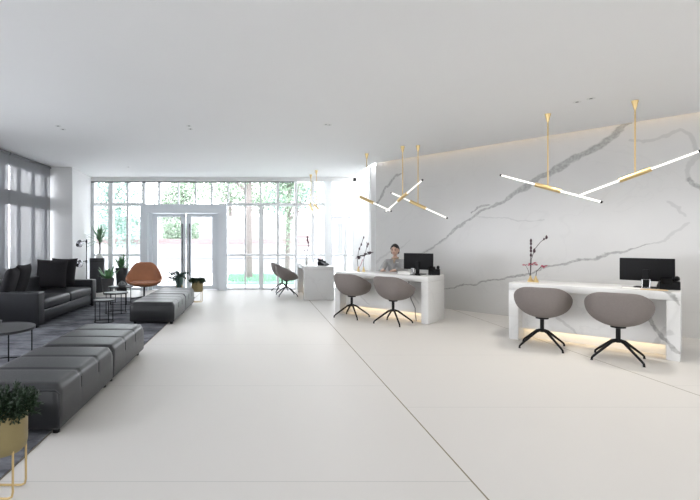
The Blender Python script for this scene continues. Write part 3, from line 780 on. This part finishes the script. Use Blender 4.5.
# right desk things
b = BM(); rbox(b, -.12, .12, -.06, .06, 0, .008, .003, 2); put(props(obj('desk_tray', b, M['tan']), 'flat tan tray in front of the monitor on the right desk', 'tray'), DR, 1.47, .14)
r = thing('card_holder', 'small upright chrome card holder in front of the right monitor', 'card holder'); put(r, DR, 1.39, .25, DZ)
b = BM(); tube(b, [(-.035, 0, .012), (-.035, 0, .11), (.035, 0, .11), (.035, 0, .012)], .008, 8, closed=True); obj('frame', b, M['chrome'], r)
b = BM(); rbox(b, -.05, .05, -.03, .03, 0, .01, .003, 2); obj('foot', b, M['chrome'], r)
b = BM(); rbox(b, -.10, .10, -.07, .07, 0, .006, .002, 1); put(props(obj('notepad', b, M['paper']), 'white notepad left of the chrome card holder on the right desk', 'notepad'), DR, 1.28, .22)
# middle desk things
b = BM()
for k in range(4): box(b, -.11, .11, -.08, .08, k*.012, k*.012+.011, Matrix.Rotation(random.uniform(-.08, .08), 4, 'Z'))
put(props(obj('paper_stack', b, M['paper'], smooth=False), 'white paper stack before the middle monitor', 'papers'), DM, 1.23, .28)
b = BM(); lathe(b, [(0, 0), (.03, 0), (.036, .11), (.033, .11), (.028, .006), (0, .006)], 24)
put(props(obj('drinking_glass', b, M['chrome']), 'small shiny cup standing before the middle monitor', 'cup'), DM, 1.37, .24)
b = BM(); tube(b, [(-.07, 0, .008), (.07, 0, .008)], .007, 8); tube(b, [(-.05, .02, .008), (.08, .03, .008)], .006, 8); rbox(b, -.09, .09, -.02, .05, 0, .004, .001, 1)
put(props(obj('pen_tray', b, M['blackplastic']), 'black pen tray at the front edge of the middle desk', 'pen tray'), DM, 1.45, .12)
# cable below the middle desk
a = frame_pt(DM[0], DM[1], 1.33, .17); c = frame_pt(DM[0], DM[1], 1.45, .14)
b = BM(); tube(b, [(a[0], a[1], .66), (a[0]+.01, a[1], .5), (a[0]+.03, a[1]-.01, .36), (c[0], c[1], .22), (c[0], c[1]-.01, .12), (c[0]+.02, c[1], .005)], .008, 8)
props(obj('cable', b, M['slate']), 'grey cable dangling under the right end of the middle desk', 'cable')

# vases and stems
def cone_vase(label, desk, x, y, h=.085, m=None, r0=.04):
    b = BM(); lathe(b, [(0, 0), (r0, 0), (r0*.9, .012), (.012, h*.75), (.010, h), (.007, h), (.009, h*.75), (r0*.8, .014), (0, .014)], 24)
    return put(props(obj('bud_vase', b, m or M['gold']), label, 'vase', 'small conical bud vases'), desk, x, y)
def stem_obj(label, desk, x, y, pts, z0=.03, pods=(), blooms=(), m=None, pm=None, bm_=None, r=.004, cat='flower stem'):
    t = thing('flower_stem', label, cat, group=None); put(t, desk, x, y)
    b = BM(); tube(b, [(px, py, pz+z0) for px, py, pz in pts], r, 6); obj('stem', b, m or M['darkstem'], t)
    for (px, py, pz, s) in pods:
        b = BM(); lathe(b, [(0, -s), (s*.45, -s*.5), (s*.5, 0), (s*.3, s*.6), (0, s)], 8)
        for v in b.verts: v.co += Vector((px, py, pz+z0))
        obj('pod', b, pm or M['petaldark'], t)
    for (px, py, pz, s) in blooms:
        b = BM()
        for k in range(6):
            a = k*PI/3+random.random()*.5; blade(b, (px, py, pz+z0), (math.cos(a), math.sin(a), random.uniform(-.5, 1.1)), s*.8, s*.75, .8, 4)
        obj('flower', b, bm_ or M['petal'], t, smooth=False)
    return t
cone_vase('brass bud vase on the right desk, the left of two', DR, .175, .36)
cone_vase('brass bud vase on the right desk, the right of two, beside pink flowers', DR, .245, .33)
stem_obj('tall dark pod stem rising straight from the left brass vase on the right desk', DR, .175, .36, [(0, 0, 0), (0, 0, .25), (.01, 0, .40), (.005, 0, .50)], pods=[(.006, 0, z, .03) for z in (.34, .40, .44, .50, .54)])
stem_obj('tall dark pod stem bending right, above the left brass vase on the right desk', DR, .175, .36, [(0, .004, 0), (.01, .004, .28), (.05, .004, .42), (.12, .004, .52), (.19, .004, .58)], pods=[(.045, .004, .40, .035), (.19, .004, .585, .03), (.16, .004, .56, .02)])
stem_obj('short pink blossom spray in the right brass vase on the right desk', DR, .245, .33, [(0, 0, .03), (.01, 0, .12), (.06, 0, .18), (.11, 0, .20)], blooms=[(.08, 0, .19, .045), (.12, 0, .19, .04)])
stem_obj('low pink blossoms across the left brass vase on the right desk', DR, .175, .36, [(0, -.006, .03), (-.03, -.006, .14), (-.06, -.006, .2), (.03, -.006, .205), (.08, -.006, .2)], blooms=[(-.07, 0, .2, .05), (0, 0, .21, .05), (.05, 0, .22, .05), (.07, 0, .2, .04)], r=.003)
cone_vase('slim copper vase on the middle desk holding the orchid stems, left of two', DM, .28, .36, .09, M['gold'], .03)
cone_vase('slim copper vase on the middle desk holding the orchid stems, right of two', DM, .40, .34, .09, M['gold'], .03)
stem_obj('dark orchid stem leaning right from the left copper vase on the middle desk', DM, .28, .36, [(0, 0, 0), (-.02, 0, .15), (.0, 0, .34), (.07, 0, .50), (.11, 0, .60)], pods=[(.02, 0, .39, .03), (.06, 0, .47, .03), (.11, 0, .60, .025)], blooms=[(.0, 0, .23, .08), (.06, 0, .25, .07)], bm_=M['petaldark'])
stem_obj('dark orchid stem standing upright in the right copper vase on the middle desk', DM, .40, .34, [(0, 0, 0), (-.01, 0, .15), (.03, 0, .30), (.07, 0, .45), (.06, 0, .52)], pods=[(.07, 0, .44, .03), (.09, 0, .48, .03)], blooms=[(.03, 0, .28, .08), (.14, 0, .32, .07), (.10, 0, .31, .07)], bm_=M['petaldark'])
stem_obj('pale coral stem between the two copper vases on the middle desk', DM, .28, .36, [(.004, .006, .02), (.05, .006, .1), (.09, .0, .2)], m=M['petal'], r=.004)
b = BM(); lathe(b, [(0, 0), (.03, 0), (.036, .05), (.025, .13), (.012, .17), (.012, .2), (.008, .2), (.008, .16), (0, .02)], 20)
put(props(obj('bud_vase', b, M['white']), 'white bottle vase on the far desk with a dark orchid', 'vase'), DF, 1.05, .13)
stem_obj('dark orchid stem curving above the white vase on the far desk', DF, 1.05, .13, [(0, 0, .1), (0, .02, .3), (0, .05, .42), (0, .03, .55), (0, .02, .62)], pods=[(0, .04, .50, .04), (0, .02, .56, .045), (0, .02, .62, .04), (0, .05, .42, .035)], blooms=[(0, -.05, .30, .06), (0, .01, .32, .06)], bm_=M['petaldark'])

# ------------------------------------------------------------------ pendant lights
def pendant(label, x, y, z, ang, half, dz, m_on=True):
    """bar through a brass sleeve; ang is the bar's compass in plan, dz its rise at +half"""
    t = thing('pendant_light', label, 'pendant light', (x, y, z), 0, 'brass rod pendants with lit tubes')
    d = Vector((math.cos(ang)*half, math.sin(ang)*half, dz)); u = d.normalized(); Ld = d.length
    b = BM(); tube(b, [-u*.16, u*.16], .030, 18); obj('sleeve', b, M['gold'], t)
    for s in (-1, 1):
        b = BM(); tube(b, [u*s*.155, u*s*Ld], .0125, 14); obj('glass_tube', b, M['tube'], t)
        b = BM(); tube(b, [u*s*Ld, u*s*(Ld+.022)], .0150, 14); obj('end_cap', b, M['black'], t)
    b = BM(); tube(b, [(0, 0, .025), (0, 0, HC-z-.10)], .009, 10); obj('rod', b, M['gold'], t)
    b = BM(); lathe(b, [(0, HC-z-.11), (.012, HC-z-.11), (.014, HC-z-.10), (.036, HC-z-.005), (.036, HC-z), (0, HC-z)], 20); obj('canopy', b, M['gold'], t)
    return t
pendant('brass pendant left of the two over the right desk, sloping down to the right', 3.95, 6.09, 2.04, DR[1], .57, -.225)
pendant('brass pendant right of the two over the right desk, rising out of frame', 4.645, 5.515, 2.13, DR[1], .555, .21)
pendant('brass pendant left of the three over the middle desk', 2.18, 8.86, 2.13, DM[1], .50, -.24)
pendant('brass pendant in the middle of three, its tube rising steeply to the right', 2.665, 8.18, 2.12, R(-78), .62, .22)
pendant('brass pendant right of the three over the middle desk, sloping down to the right', 2.92, 8.11, 1.97, DM[1], .50, -.25)
pendant('brass pendant over the near end of the far desk', 1.47, 10.96, 2.15, R(100), .5, .2)
pendant('brass pendant closest to the windows, over the far desk', 1.42, 11.65, 2.2, R(70), .45, -.2)

# downlights set in the ceiling
def downlight(label, u, v, energy=0):
    D = 450*(HC-1.32)/(241-v)
    t = thing('downlight', label, 'downlight', ((u-256)/450*D, D, HC), 0, 'tiny ceiling downlights')
    b = BM(); lathe(b, [(.018, -.002), (.045, -.004), (.045, 0), (.018, 0)], 20); obj('ring', b, M['white'], t)
    if energy:
        d = bpy.data.lights.new('downlight_lamp', 'SPOT'); d.energy = energy; d.color = (1, .95, .86); d.spot_size = R(150); d.spot_blend = 1; d.shadow_soft_size = .12
        lo = bpy.data.objects.new('downlight_lamp', d); COL.objects.link(lo); lo.location = (0, 0, -.02); lo.parent = t
    b = BM(); lathe(b, [(0, -.0015), (.018, -.0015), (.018, 0), (0, 0)], 16); obj('lens', b, M['black'], t)
for u, v, l, *en in ((58, 126, 'tiny ceiling downlight above the sofa, left of its pair'), (63, 129.3, 'tiny ceiling downlight above the sofa, right of its pair'),
                (189, 125.8, 'tiny ceiling downlight above the bench row, nearer of its pair'), (190.5, 129, 'tiny ceiling downlight above the bench row, farther of its pair'),
                (326.5, 124.5, 'tiny ceiling downlight mid ceiling, left of a close pair', 50), (329, 124.8, 'tiny ceiling downlight mid ceiling, right of a close pair'),
                (577, 102, 'tiny ceiling downlight between the right pendants, left of its pair', 36), (591, 98.5, 'tiny ceiling downlight between the right pendants, right of its pair', 36),
                (128.5, 167, 'tiny ceiling downlight far back above the tan lounge chair')): downlight(l, u, v, *en)

# ------------------------------------------------------------------ floor lamp
fl = thing('floor_lamp', 'slim floor lamp with two round heads behind the sofa', 'lamp', (-3.88, 10.30, 0))
b = BM(); lathe(b, [(0, 0), (.13, 0), (.13, .012), (.02, .02), (0, .02)], 28); obj('base', b, M['black'], fl)
b = BM(); tube(b, [(0, 0, .02), (0, 0, 1.36)], .010, 10); obj('pole', b, M['black'], fl)
for z in (1.26, .80):
    hd = BM()
    tmp = BM(); lathe(tmp, [(.0, -.085), (.03, -.08), (.07, -.05), (.088, 0), (.088, .02), (.08, .02), (.078, 0), (.06, -.045), (0, -.07)], 24)
    rot = Matrix.Translation((-.15, -.03, z)) @ Matrix.Rotation(R(65), 4, 'X') @ Matrix.Rotation(R(-25), 4, 'Y')
    bmesh.ops.transform(tmp, matrix=rot, verts=tmp.verts)
    h = obj('lamp_head', tmp, M['chrome'], fl)
    b = BM(); tube(b, [(0, 0, z+.05), (-.06, -.005, z+.06), (-.12, -.0, z+.02)], .009, 8); lathe(b, [(0, z+.02), (.018, z+.02), (.018, z+.08), (0, z+.08)], 12)
    obj('arm', b, M['black'], h); hd.free()

# ------------------------------------------------------------------ planters
pd = thing('plant_pedestal', 'tall charcoal cylinder pedestal near the left windows', 'pedestal', (-4.10, 11.62, 0))
b = BM(); lathe(b, [(0, 0), (.185, 0), (.185, .87), (.175, .88), (0, .88)], 36); obj('body', b, M['planter'], pd)
b = BM(); lathe(b, [(.185, .80), (.188, .80), (.188, .81), (.185, .81)], 36); obj('groove', b, M['black'], pd)
yp = thing('yucca_plant', 'tall spiky yucca on a bare stem standing on the charcoal pedestal', 'plant', (-4.03, 11.60, .88))
b = BM(); lathe(b, [(0, 0), (.09, 0), (.10, .02), (.07, .09), (.02, .12), (0, .12)], 24); obj('pot', b, M['white'], yp)
b = BM(); tube(b, [(0, 0, .08), (.01, 0, .25), (.0, 0, .40)], [.022, .018, .022], 10); obj('stem', b, M['stem'], yp)
b = BM()
for k in range(85):
    a = random.random()*6.28; e = random.uniform(-.25, 1.5)
    blade(b, (0, 0, .38+random.random()*.08), (math.cos(a)*math.cos(e), math.sin(a)*math.cos(e), math.sin(e)), random.uniform(.36, .58), .026, random.uniform(.1, .6))
obj('foliage', b, M['leafpale'], yp)
p2 = thing('potted_plant', 'green spiky plant in a tall charcoal planter behind the broad-leaf plant', 'plant', (-3.50, 11.72, 0), 0, 'potted plants near the windows')
b = BM(); lathe(b, [(0, 0), (.13, 0), (.16, .62), (.145, .62), (.13, .57), (0, .57)], 32); obj('pot', b, M['planter'], p2)
b = BM(); lathe(b, [(0, .575), (.13, .575), (0, .58)], 20); obj('soil', b, M['soil'], p2)
b = BM()
for k in range(90):
    a = random.random()*6.28; e = random.uniform(.1, 1.5)
    blade(b, (random.gauss(0, .03), random.gauss(0, .03), .58+random.random()*.12), (math.cos(a)*math.cos(e), math.sin(a)*math.cos(e), math.sin(e)), random.uniform(.22, .36), .03, random.uniform(.2, .9))
obj('foliage', b, M['leaf'], p2)
p3 = thing('potted_plant', 'broad-leaf plant in a grey tapered pot behind the round tables', 'plant', (-3.67, 11.15, 0), 0, 'potted plants near the windows')
b = BM(); lathe(b, [(0, 0), (.11, 0), (.165, .40), (.15, .40), (.135, .36), (0, .36)], 32); obj('pot', b, M['greypot'], p3)
b = BM(); lathe(b, [(0, .362), (.135, .362), (0, .366)], 20); obj('soil', b, M['soil'], p3)
b = BM()
for k in range(13):
    a = k*2.4; e = random.uniform(.75, 1.45)
    blade(b, (.05*math.cos(a), .05*math.sin(a), .36), (math.cos(a)*math.cos(e), math.sin(a)*math.cos(e), math.sin(e)), random.uniform(.24, .40), .095, random.uniform(.1, .6))
blade(b, (-.05, -.05, .36), (-.8, -.3, .6), .22, .04, .1)
obj('foliage', b, M['leaf'], p3)

def brass_planter(label, loc, rot=0, r=.125, z0=.225, z1=.46):
    t = thing('brass_planter', label, 'planter', loc, rot, 'brass planters on hairpin stands')
    b = BM(); lathe(b, [(0, z0), (r*.82, z0), (r*.96, z0+.018), (r, z0+.05), (r, z1), (r-.006, z1), (r-.008, z1-.04), (0, z1-.04)], 40); obj('pot', b, M['goldpot'], t)
    for y in (-.065, .065):
        x = .095
        p = [(x, y, z0+.06), (x, y, .04), (x-.006, y, .015), (x-.025, y, .006), (-x+.025, y, .006), (-x+.006, y, .015), (-x, y, .04), (-x, y, z0+.06)]
        b = BM(); tube(b, p, .006, 8); obj('hairpin_leg', b, M['gold'], t)
    b = BM(); lathe(b, [(0, z1-.038), (r-.01, z1-.038), (0, z1-.025)], 20); obj('soil', b, M['soil'], t)
    b = BM()
    for k in range(330):
        a = random.random()*6.28; rr = random.random()**.5*(r-.02)
        e = random.uniform(.25, 1.4); d = Vector((math.cos(a)*math.cos(e), math.sin(a)*math.cos(e), math.sin(e)))
        p = Vector((rr*math.cos(a), rr*math.sin(a), z1-.04)); ln = random.uniform(.06, .125)
        pts = []
        for q in range(9):
            pts.append(p.copy()); 
            if q > 1:
                for s in range(3):
                    leafcard(b, p, random.uniform(.016, .032), (d+Vector((random.gauss(0, .7), random.gauss(0, .7), random.gauss(0, .7)))).normalized(), .35)
            p = p + d*ln/8; d = (d+Vector((0, 0, -.05+random.gauss(0, .05)))).normalized()
        tube(b, pts[::4], .0015, 4)
    for k in range(9):      # trailing sprigs over the rim
        a = -PI/2+random.uniform(-1.4, 1.6); p = Vector(((r+.004)*math.cos(a), (r+.004)*math.sin(a), z1+.01))
        for q in range(10):
            for s in range(2): leafcard(b, p, .022, None, .5)
            p = p + Vector((random.gauss(0, .003), random.gauss(0, .003), -random.uniform(.004, .011)))
            rr = math.hypot(p.x, p.y)
            if rr < r+.003: p.x *= (r+.003)/rr; p.y *= (r+.003)/rr
    obj('foliage', b, M['leafdark'], t, smooth=False)
    return t
bp = brass_planter('brass planter with feathery dark greens cut off by the left edge, nearest the camera', (-1.335, 2.36, 0))
dup(bp, (-1.27, 9.75, 0), R(20), 'small brass planter with dark greens standing right of the farthest bench')
p4 = thing('potted_plant', 'loose trailing plant in a grey green pot behind the farthest bench', 'plant', (-1.69, 9.92, 0), 0, 'potted plants near the windows')
b = BM(); lathe(b, [(0, .30), (.06, .30), (.085, .42), (.08, .53), (.07, .53), (.07, .50), (0, .50)], 28); obj('pot', b, M['leafeuc'], p4)
for y in (-.04, .04):
    b = BM(); tube(b, [(.06, y, .36), (.06, y, .03), (.045, y, .008), (-.045, y, .008), (-.06, y, .03), (-.06, y, .36)], .005, 8); obj('hairpin_leg', b, M['gold'], p4)
b = BM()
for k in range(34):
    a = random.random()*6.28; e = random.uniform(-.1, 1.2)
    d = Vector((math.cos(a)*math.cos(e)*(1.2 if math.cos(a) < 0 else .8), math.sin(a)*math.cos(e)*.6, math.sin(e))); p = Vector((0, 0, .51)); pts = [p.copy()]
    for q in range(8):
        p = p + d*.036; d = d+Vector((random.gauss(0, .12), random.gauss(0, .12), -.13)); pts.append(p.copy())
        for s in range(3): leafcard(b, p, random.uniform(.025, .05), None, .7)
    tube(b, pts[::2], .002, 4)
obj('foliage', b, M['leafeuc'], p4, smooth=False)
b = BM()
for k in range(26):
    leafcard(b, (random.uniform(-.30, -.08), random.gauss(0, .05), random.uniform(.40, .62)), .035, None, .9)
obj('reddish_leaves', b, M['petal'], p4, smooth=False)

# ------------------------------------------------------------------ the person behind the middle desk
pp = frame_pt(DM[0], DM[1], .66, 1.08)
PR = R(-32)
st = thing('stool', 'dark round stool the person behind the middle desk sits on', 'stool', (pp[0], pp[1], 0), PR)
b = BM(); lathe(b, [(0, .38), (.17, .38), (.19, .40), (.19, .425), (.17, .44), (0, .445)], 28); obj('seat', b, M['trouser'], st)
b = BM(); lathe(b, [(0, .05), (.025, .05), (.025, .38), (0, .38)], 14); obj('column', b, M['black'], st)
for k in range(5):
    a = k*PI*.4+.3
    b = BM(); tube(b, [(0, 0, .08), (.14*math.cos(a), .14*math.sin(a), .06), (.26*math.cos(a), .26*math.sin(a), .02), (.27*math.cos(a), .27*math.sin(a), 0)], [.018, .016, .012, .012], 8); obj('leg', b, M['black'], st)

pe = thing('person', 'person in a grey jacket seated behind the middle desk, dark hair tied back', 'person', (pp[0], pp[1], 0), PR)
V = []; E = []
def jv(x, y, z, r, p=None):
    V.append((x, y, z, r)); i = len(V)-1
    if p is not None: E.append((p, i))
    return i
pel = jv(0, .03, .535, (.14, .10)); s1 = jv(0, .035, .66, (.115, .085), pel); s2 = jv(0, .025, .78, (.125, .09), s1); s3 = jv(0, .01, .90, (.12, .08), s2)
nk = jv(0, 0, .985, .05, s3); nt = jv(0, -.012, 1.06, .044, nk)
for s in (-1, 1):
    sh = jv(s*.155, .01, .93, .050, s3); el = jv(s*.215, -.16, .735, .038, sh); wr = jv(s*.115, -.42, .79, .024, el); pa = jv(s*.095, -.475, .785, (.034, .016), wr); jv(s*.085, -.51, .78, (.034, .013), pa)
    hp = jv(s*.085, -.01, .52, .085, pel); kn = jv(s*.10, -.40, .50, .058, hp); an = jv(s*.10, -.36, .10, .036, kn); to = jv(s*.10, -.47, .045, .032, an); jv(s*.10, -.54, .035, .022, to)
bm = BM(); me = skin_mesh(V, E); bm.from_mesh(me); bpy.data.meshes.remove(me)
# fingers and thumbs
for s in (-1, 1):
    for k, (dx, ln) in enumerate(((-.027, .060), (-.009, .070), (.009, .066), (.026, .052))):
        bx_, by_ = s*.088+dx, -.505
        fv = [(bx_, by_, .782, .0085), (bx_, by_-ln*.45, .784, .008), (bx_, by_-ln*.8, .775, .0072), (bx_, by_-ln, .767, .006)]
        mf = skin_mesh(fv, [(0, 1), (1, 2), (2, 3)], 1); bm.from_mesh(mf); bpy.data.meshes.remove(mf)
    tx = s*.088-s*.028
    fv = [(tx+s*.008, -.465, .782, .010), (tx-s*.014, -.492, .775, .009), (tx-s*.020, -.520, .768, .007)]
    mf = skin_mesh(fv, [(0, 1), (1, 2)], 1); bm.from_mesh(mf); bpy.data.meshes.remove(mf)
# head
hz = 1.142
t = BM(); bmesh.ops.create_uvsphere(t, u_segments=32, v_segments=24, radius=1)
for v in t.verts:
    x, y, z = v.co
    wx = .070*(1-.22*max(0, -z)**1.3); wy = .092
    yy = y*wy
    if z < 0: yy = y*wy*(1-.15*(-z)) - .008*(-z)
    # face plane
    if y < 0: yy *= .93
    # nose, brow, sockets
    fx = math.exp(-(x/.16)**2)
    if y < -.2:
        yy -= .020*fx*math.exp(-((z+.12)/.16)**2)
        yy += .006*math.exp(-((abs(x)-.40)/.2)**2)*math.exp(-((z-.08)/.13)**2)
        yy -= .005*fx*math.exp(-((z+.45)/.08)**2)
        yy -= .008*fx*math.exp(-((z+.9)/.15)**2)
    v.co = (x*wx, yy-.018, z*.112+hz)
me = bpy.data.meshes.new('h'); t.to_mesh(me); t.free(); bm.from_mesh(me); bpy.data.meshes.remove(me)
nskin = len(bm.faces)
for s in (-1, 1):      # ears, eyes, brows
    e = BM(); bmesh.ops.create_uvsphere(e, u_segments=12, v_segments=8, radius=1)
    for v in e.verts: v.co = (v.co.x*.010+s*.072, v.co.y*.018-.005, v.co.z*.030+hz-.005)
    me = bpy.data.meshes.new('e'); e.to_mesh(me); e.free(); bm.from_mesh(me); bpy.data.meshes.remove(me)
n1 = len(bm.faces)
for s in (-1, 1):
    e = BM(); bmesh.ops.create_uvsphere(e, u_segments=12, v_segments=8, radius=1)
    for v in e.verts: v.co = (v.co.x*.014+s*.029, v.co.y*.008-.095, v.co.z*.008+hz+.008)
    tube(e, [(s*.012, -.100, hz+.026), (s*.03, -.099, hz+.031), (s*.046, -.088, hz+.026)], .003, 6)
    me = bpy.data.meshes.new('e'); e.to_mesh(me); e.free(); bm.from_mesh(me); bpy.data.meshes.remove(me)
n2 = len(bm.faces)
tube(bm, [(-.022, -.098, hz-.050), (-.008, -.106, hz-.047), (.008, -.106, hz-.047), (.022, -.098, hz-.050)], [.002, .005, .005, .002], 8)
bm.faces.ensure_lookup_table()
for i, f in enumerate(bm.faces): f.material_index = 0 if i < n1 else (1 if i < n2 else 2)
obj('body', bm, [M['skin'], M['hair'], M['lip']], pe, auto=0)
# hair: cap over the back and top of the skull with a bun
t = BM(); bmesh.ops.create_uvsphere(t, u_segments=36, v_segments=26, radius=1)
kill = [v for v in t.verts if (v.co.y < -.25 and v.co.z < .50-.35*abs(v.co.x)) or (v.co.y < .12 and v.co.z < .12) or v.co.z < -.62]
bmesh.ops.delete(t, geom=kill, context='VERTS')
for v in t.verts:
    x, y, z = v.co; v.co = (x*.086, y*.104-.012, z*.126+hz+.003)
bmesh.ops.solidify(t, geom=t.faces, thickness=.006)
e = BM(); bmesh.ops.create_uvsphere(e, u_segments=18, v_segments=12, radius=.045)
for v in e.verts: v.co += Vector((0, .105, hz+.0))
me = bpy.data.meshes.new('e'); e.to_mesh(me); e.free(); t.from_mesh(me); bpy.data.meshes.remove(me)
obj('hair', t, M['hair'], pe, auto=0)
# jacket
V = []; E = []
pel = jv(0, .03, .50, (.165, .125)); s1 = jv(0, .035, .66, (.135, .105), pel); s2 = jv(0, .025, .78, (.145, .110), s1); s3 = jv(0, .01, .895, (.137, .098), s2); nk = jv(0, .006, .965, (.075, .062), s3)
for s in (-1, 1):
    sh = jv(s*.160, .01, .925, .062, s3); el = jv(s*.220, -.165, .742, .060, sh); fm = jv(s*.165, -.30, .782, .050, el); jv(s*.115, -.43, .795, .040, fm)
me = skin_mesh(V, E)
jk = obj('jacket', me, M['suit'], pe, auto=0)
b = BM()
for s in (-1, 1):
    blade(b, (s*.055, -.075, .985), (-s*.30, -.35, -1), .20, .05, .05, 5, .1)
obj('lapel', b, M['suit'], jk)
b = BM(); tube(b, [(.058*math.cos(k*PI/9), .056*math.sin(k*PI/9)-.004, .995+.012*math.sin(k*PI/9)) for k in range(18)], .014, 8, closed=True)
tube(b, [(0, -.068, .985), (.012, -.112, .95), (.01, -.125, .90)], [.014, .018, .008], 8)
obj('scarf', b, M['scarf'], pe)
b = BM(); box(b, .050, .095, -.128, -.122, .905, .918); obj('name_badge', b, M['white'], pe, smooth=False)
V = []; E = []
pel = jv(0, .03, .535, (.150, .112))
for s in (-1, 1):
    hp = jv(s*.087, -.01, .52, .094, pel); kn = jv(s*.10, -.40, .50, .068, hp); jv(s*.10, -.362, .12, .052, kn)
obj('trousers', skin_mesh(V, E), M['trouser'], pe, auto=0)
for s in (-1, 1):
    b = BM(); rbox(b, s*.10-.045, s*.10+.045, -.58, -.31, 0, .075, .03, 4); obj('shoe', b, M['blackplastic'], pe)
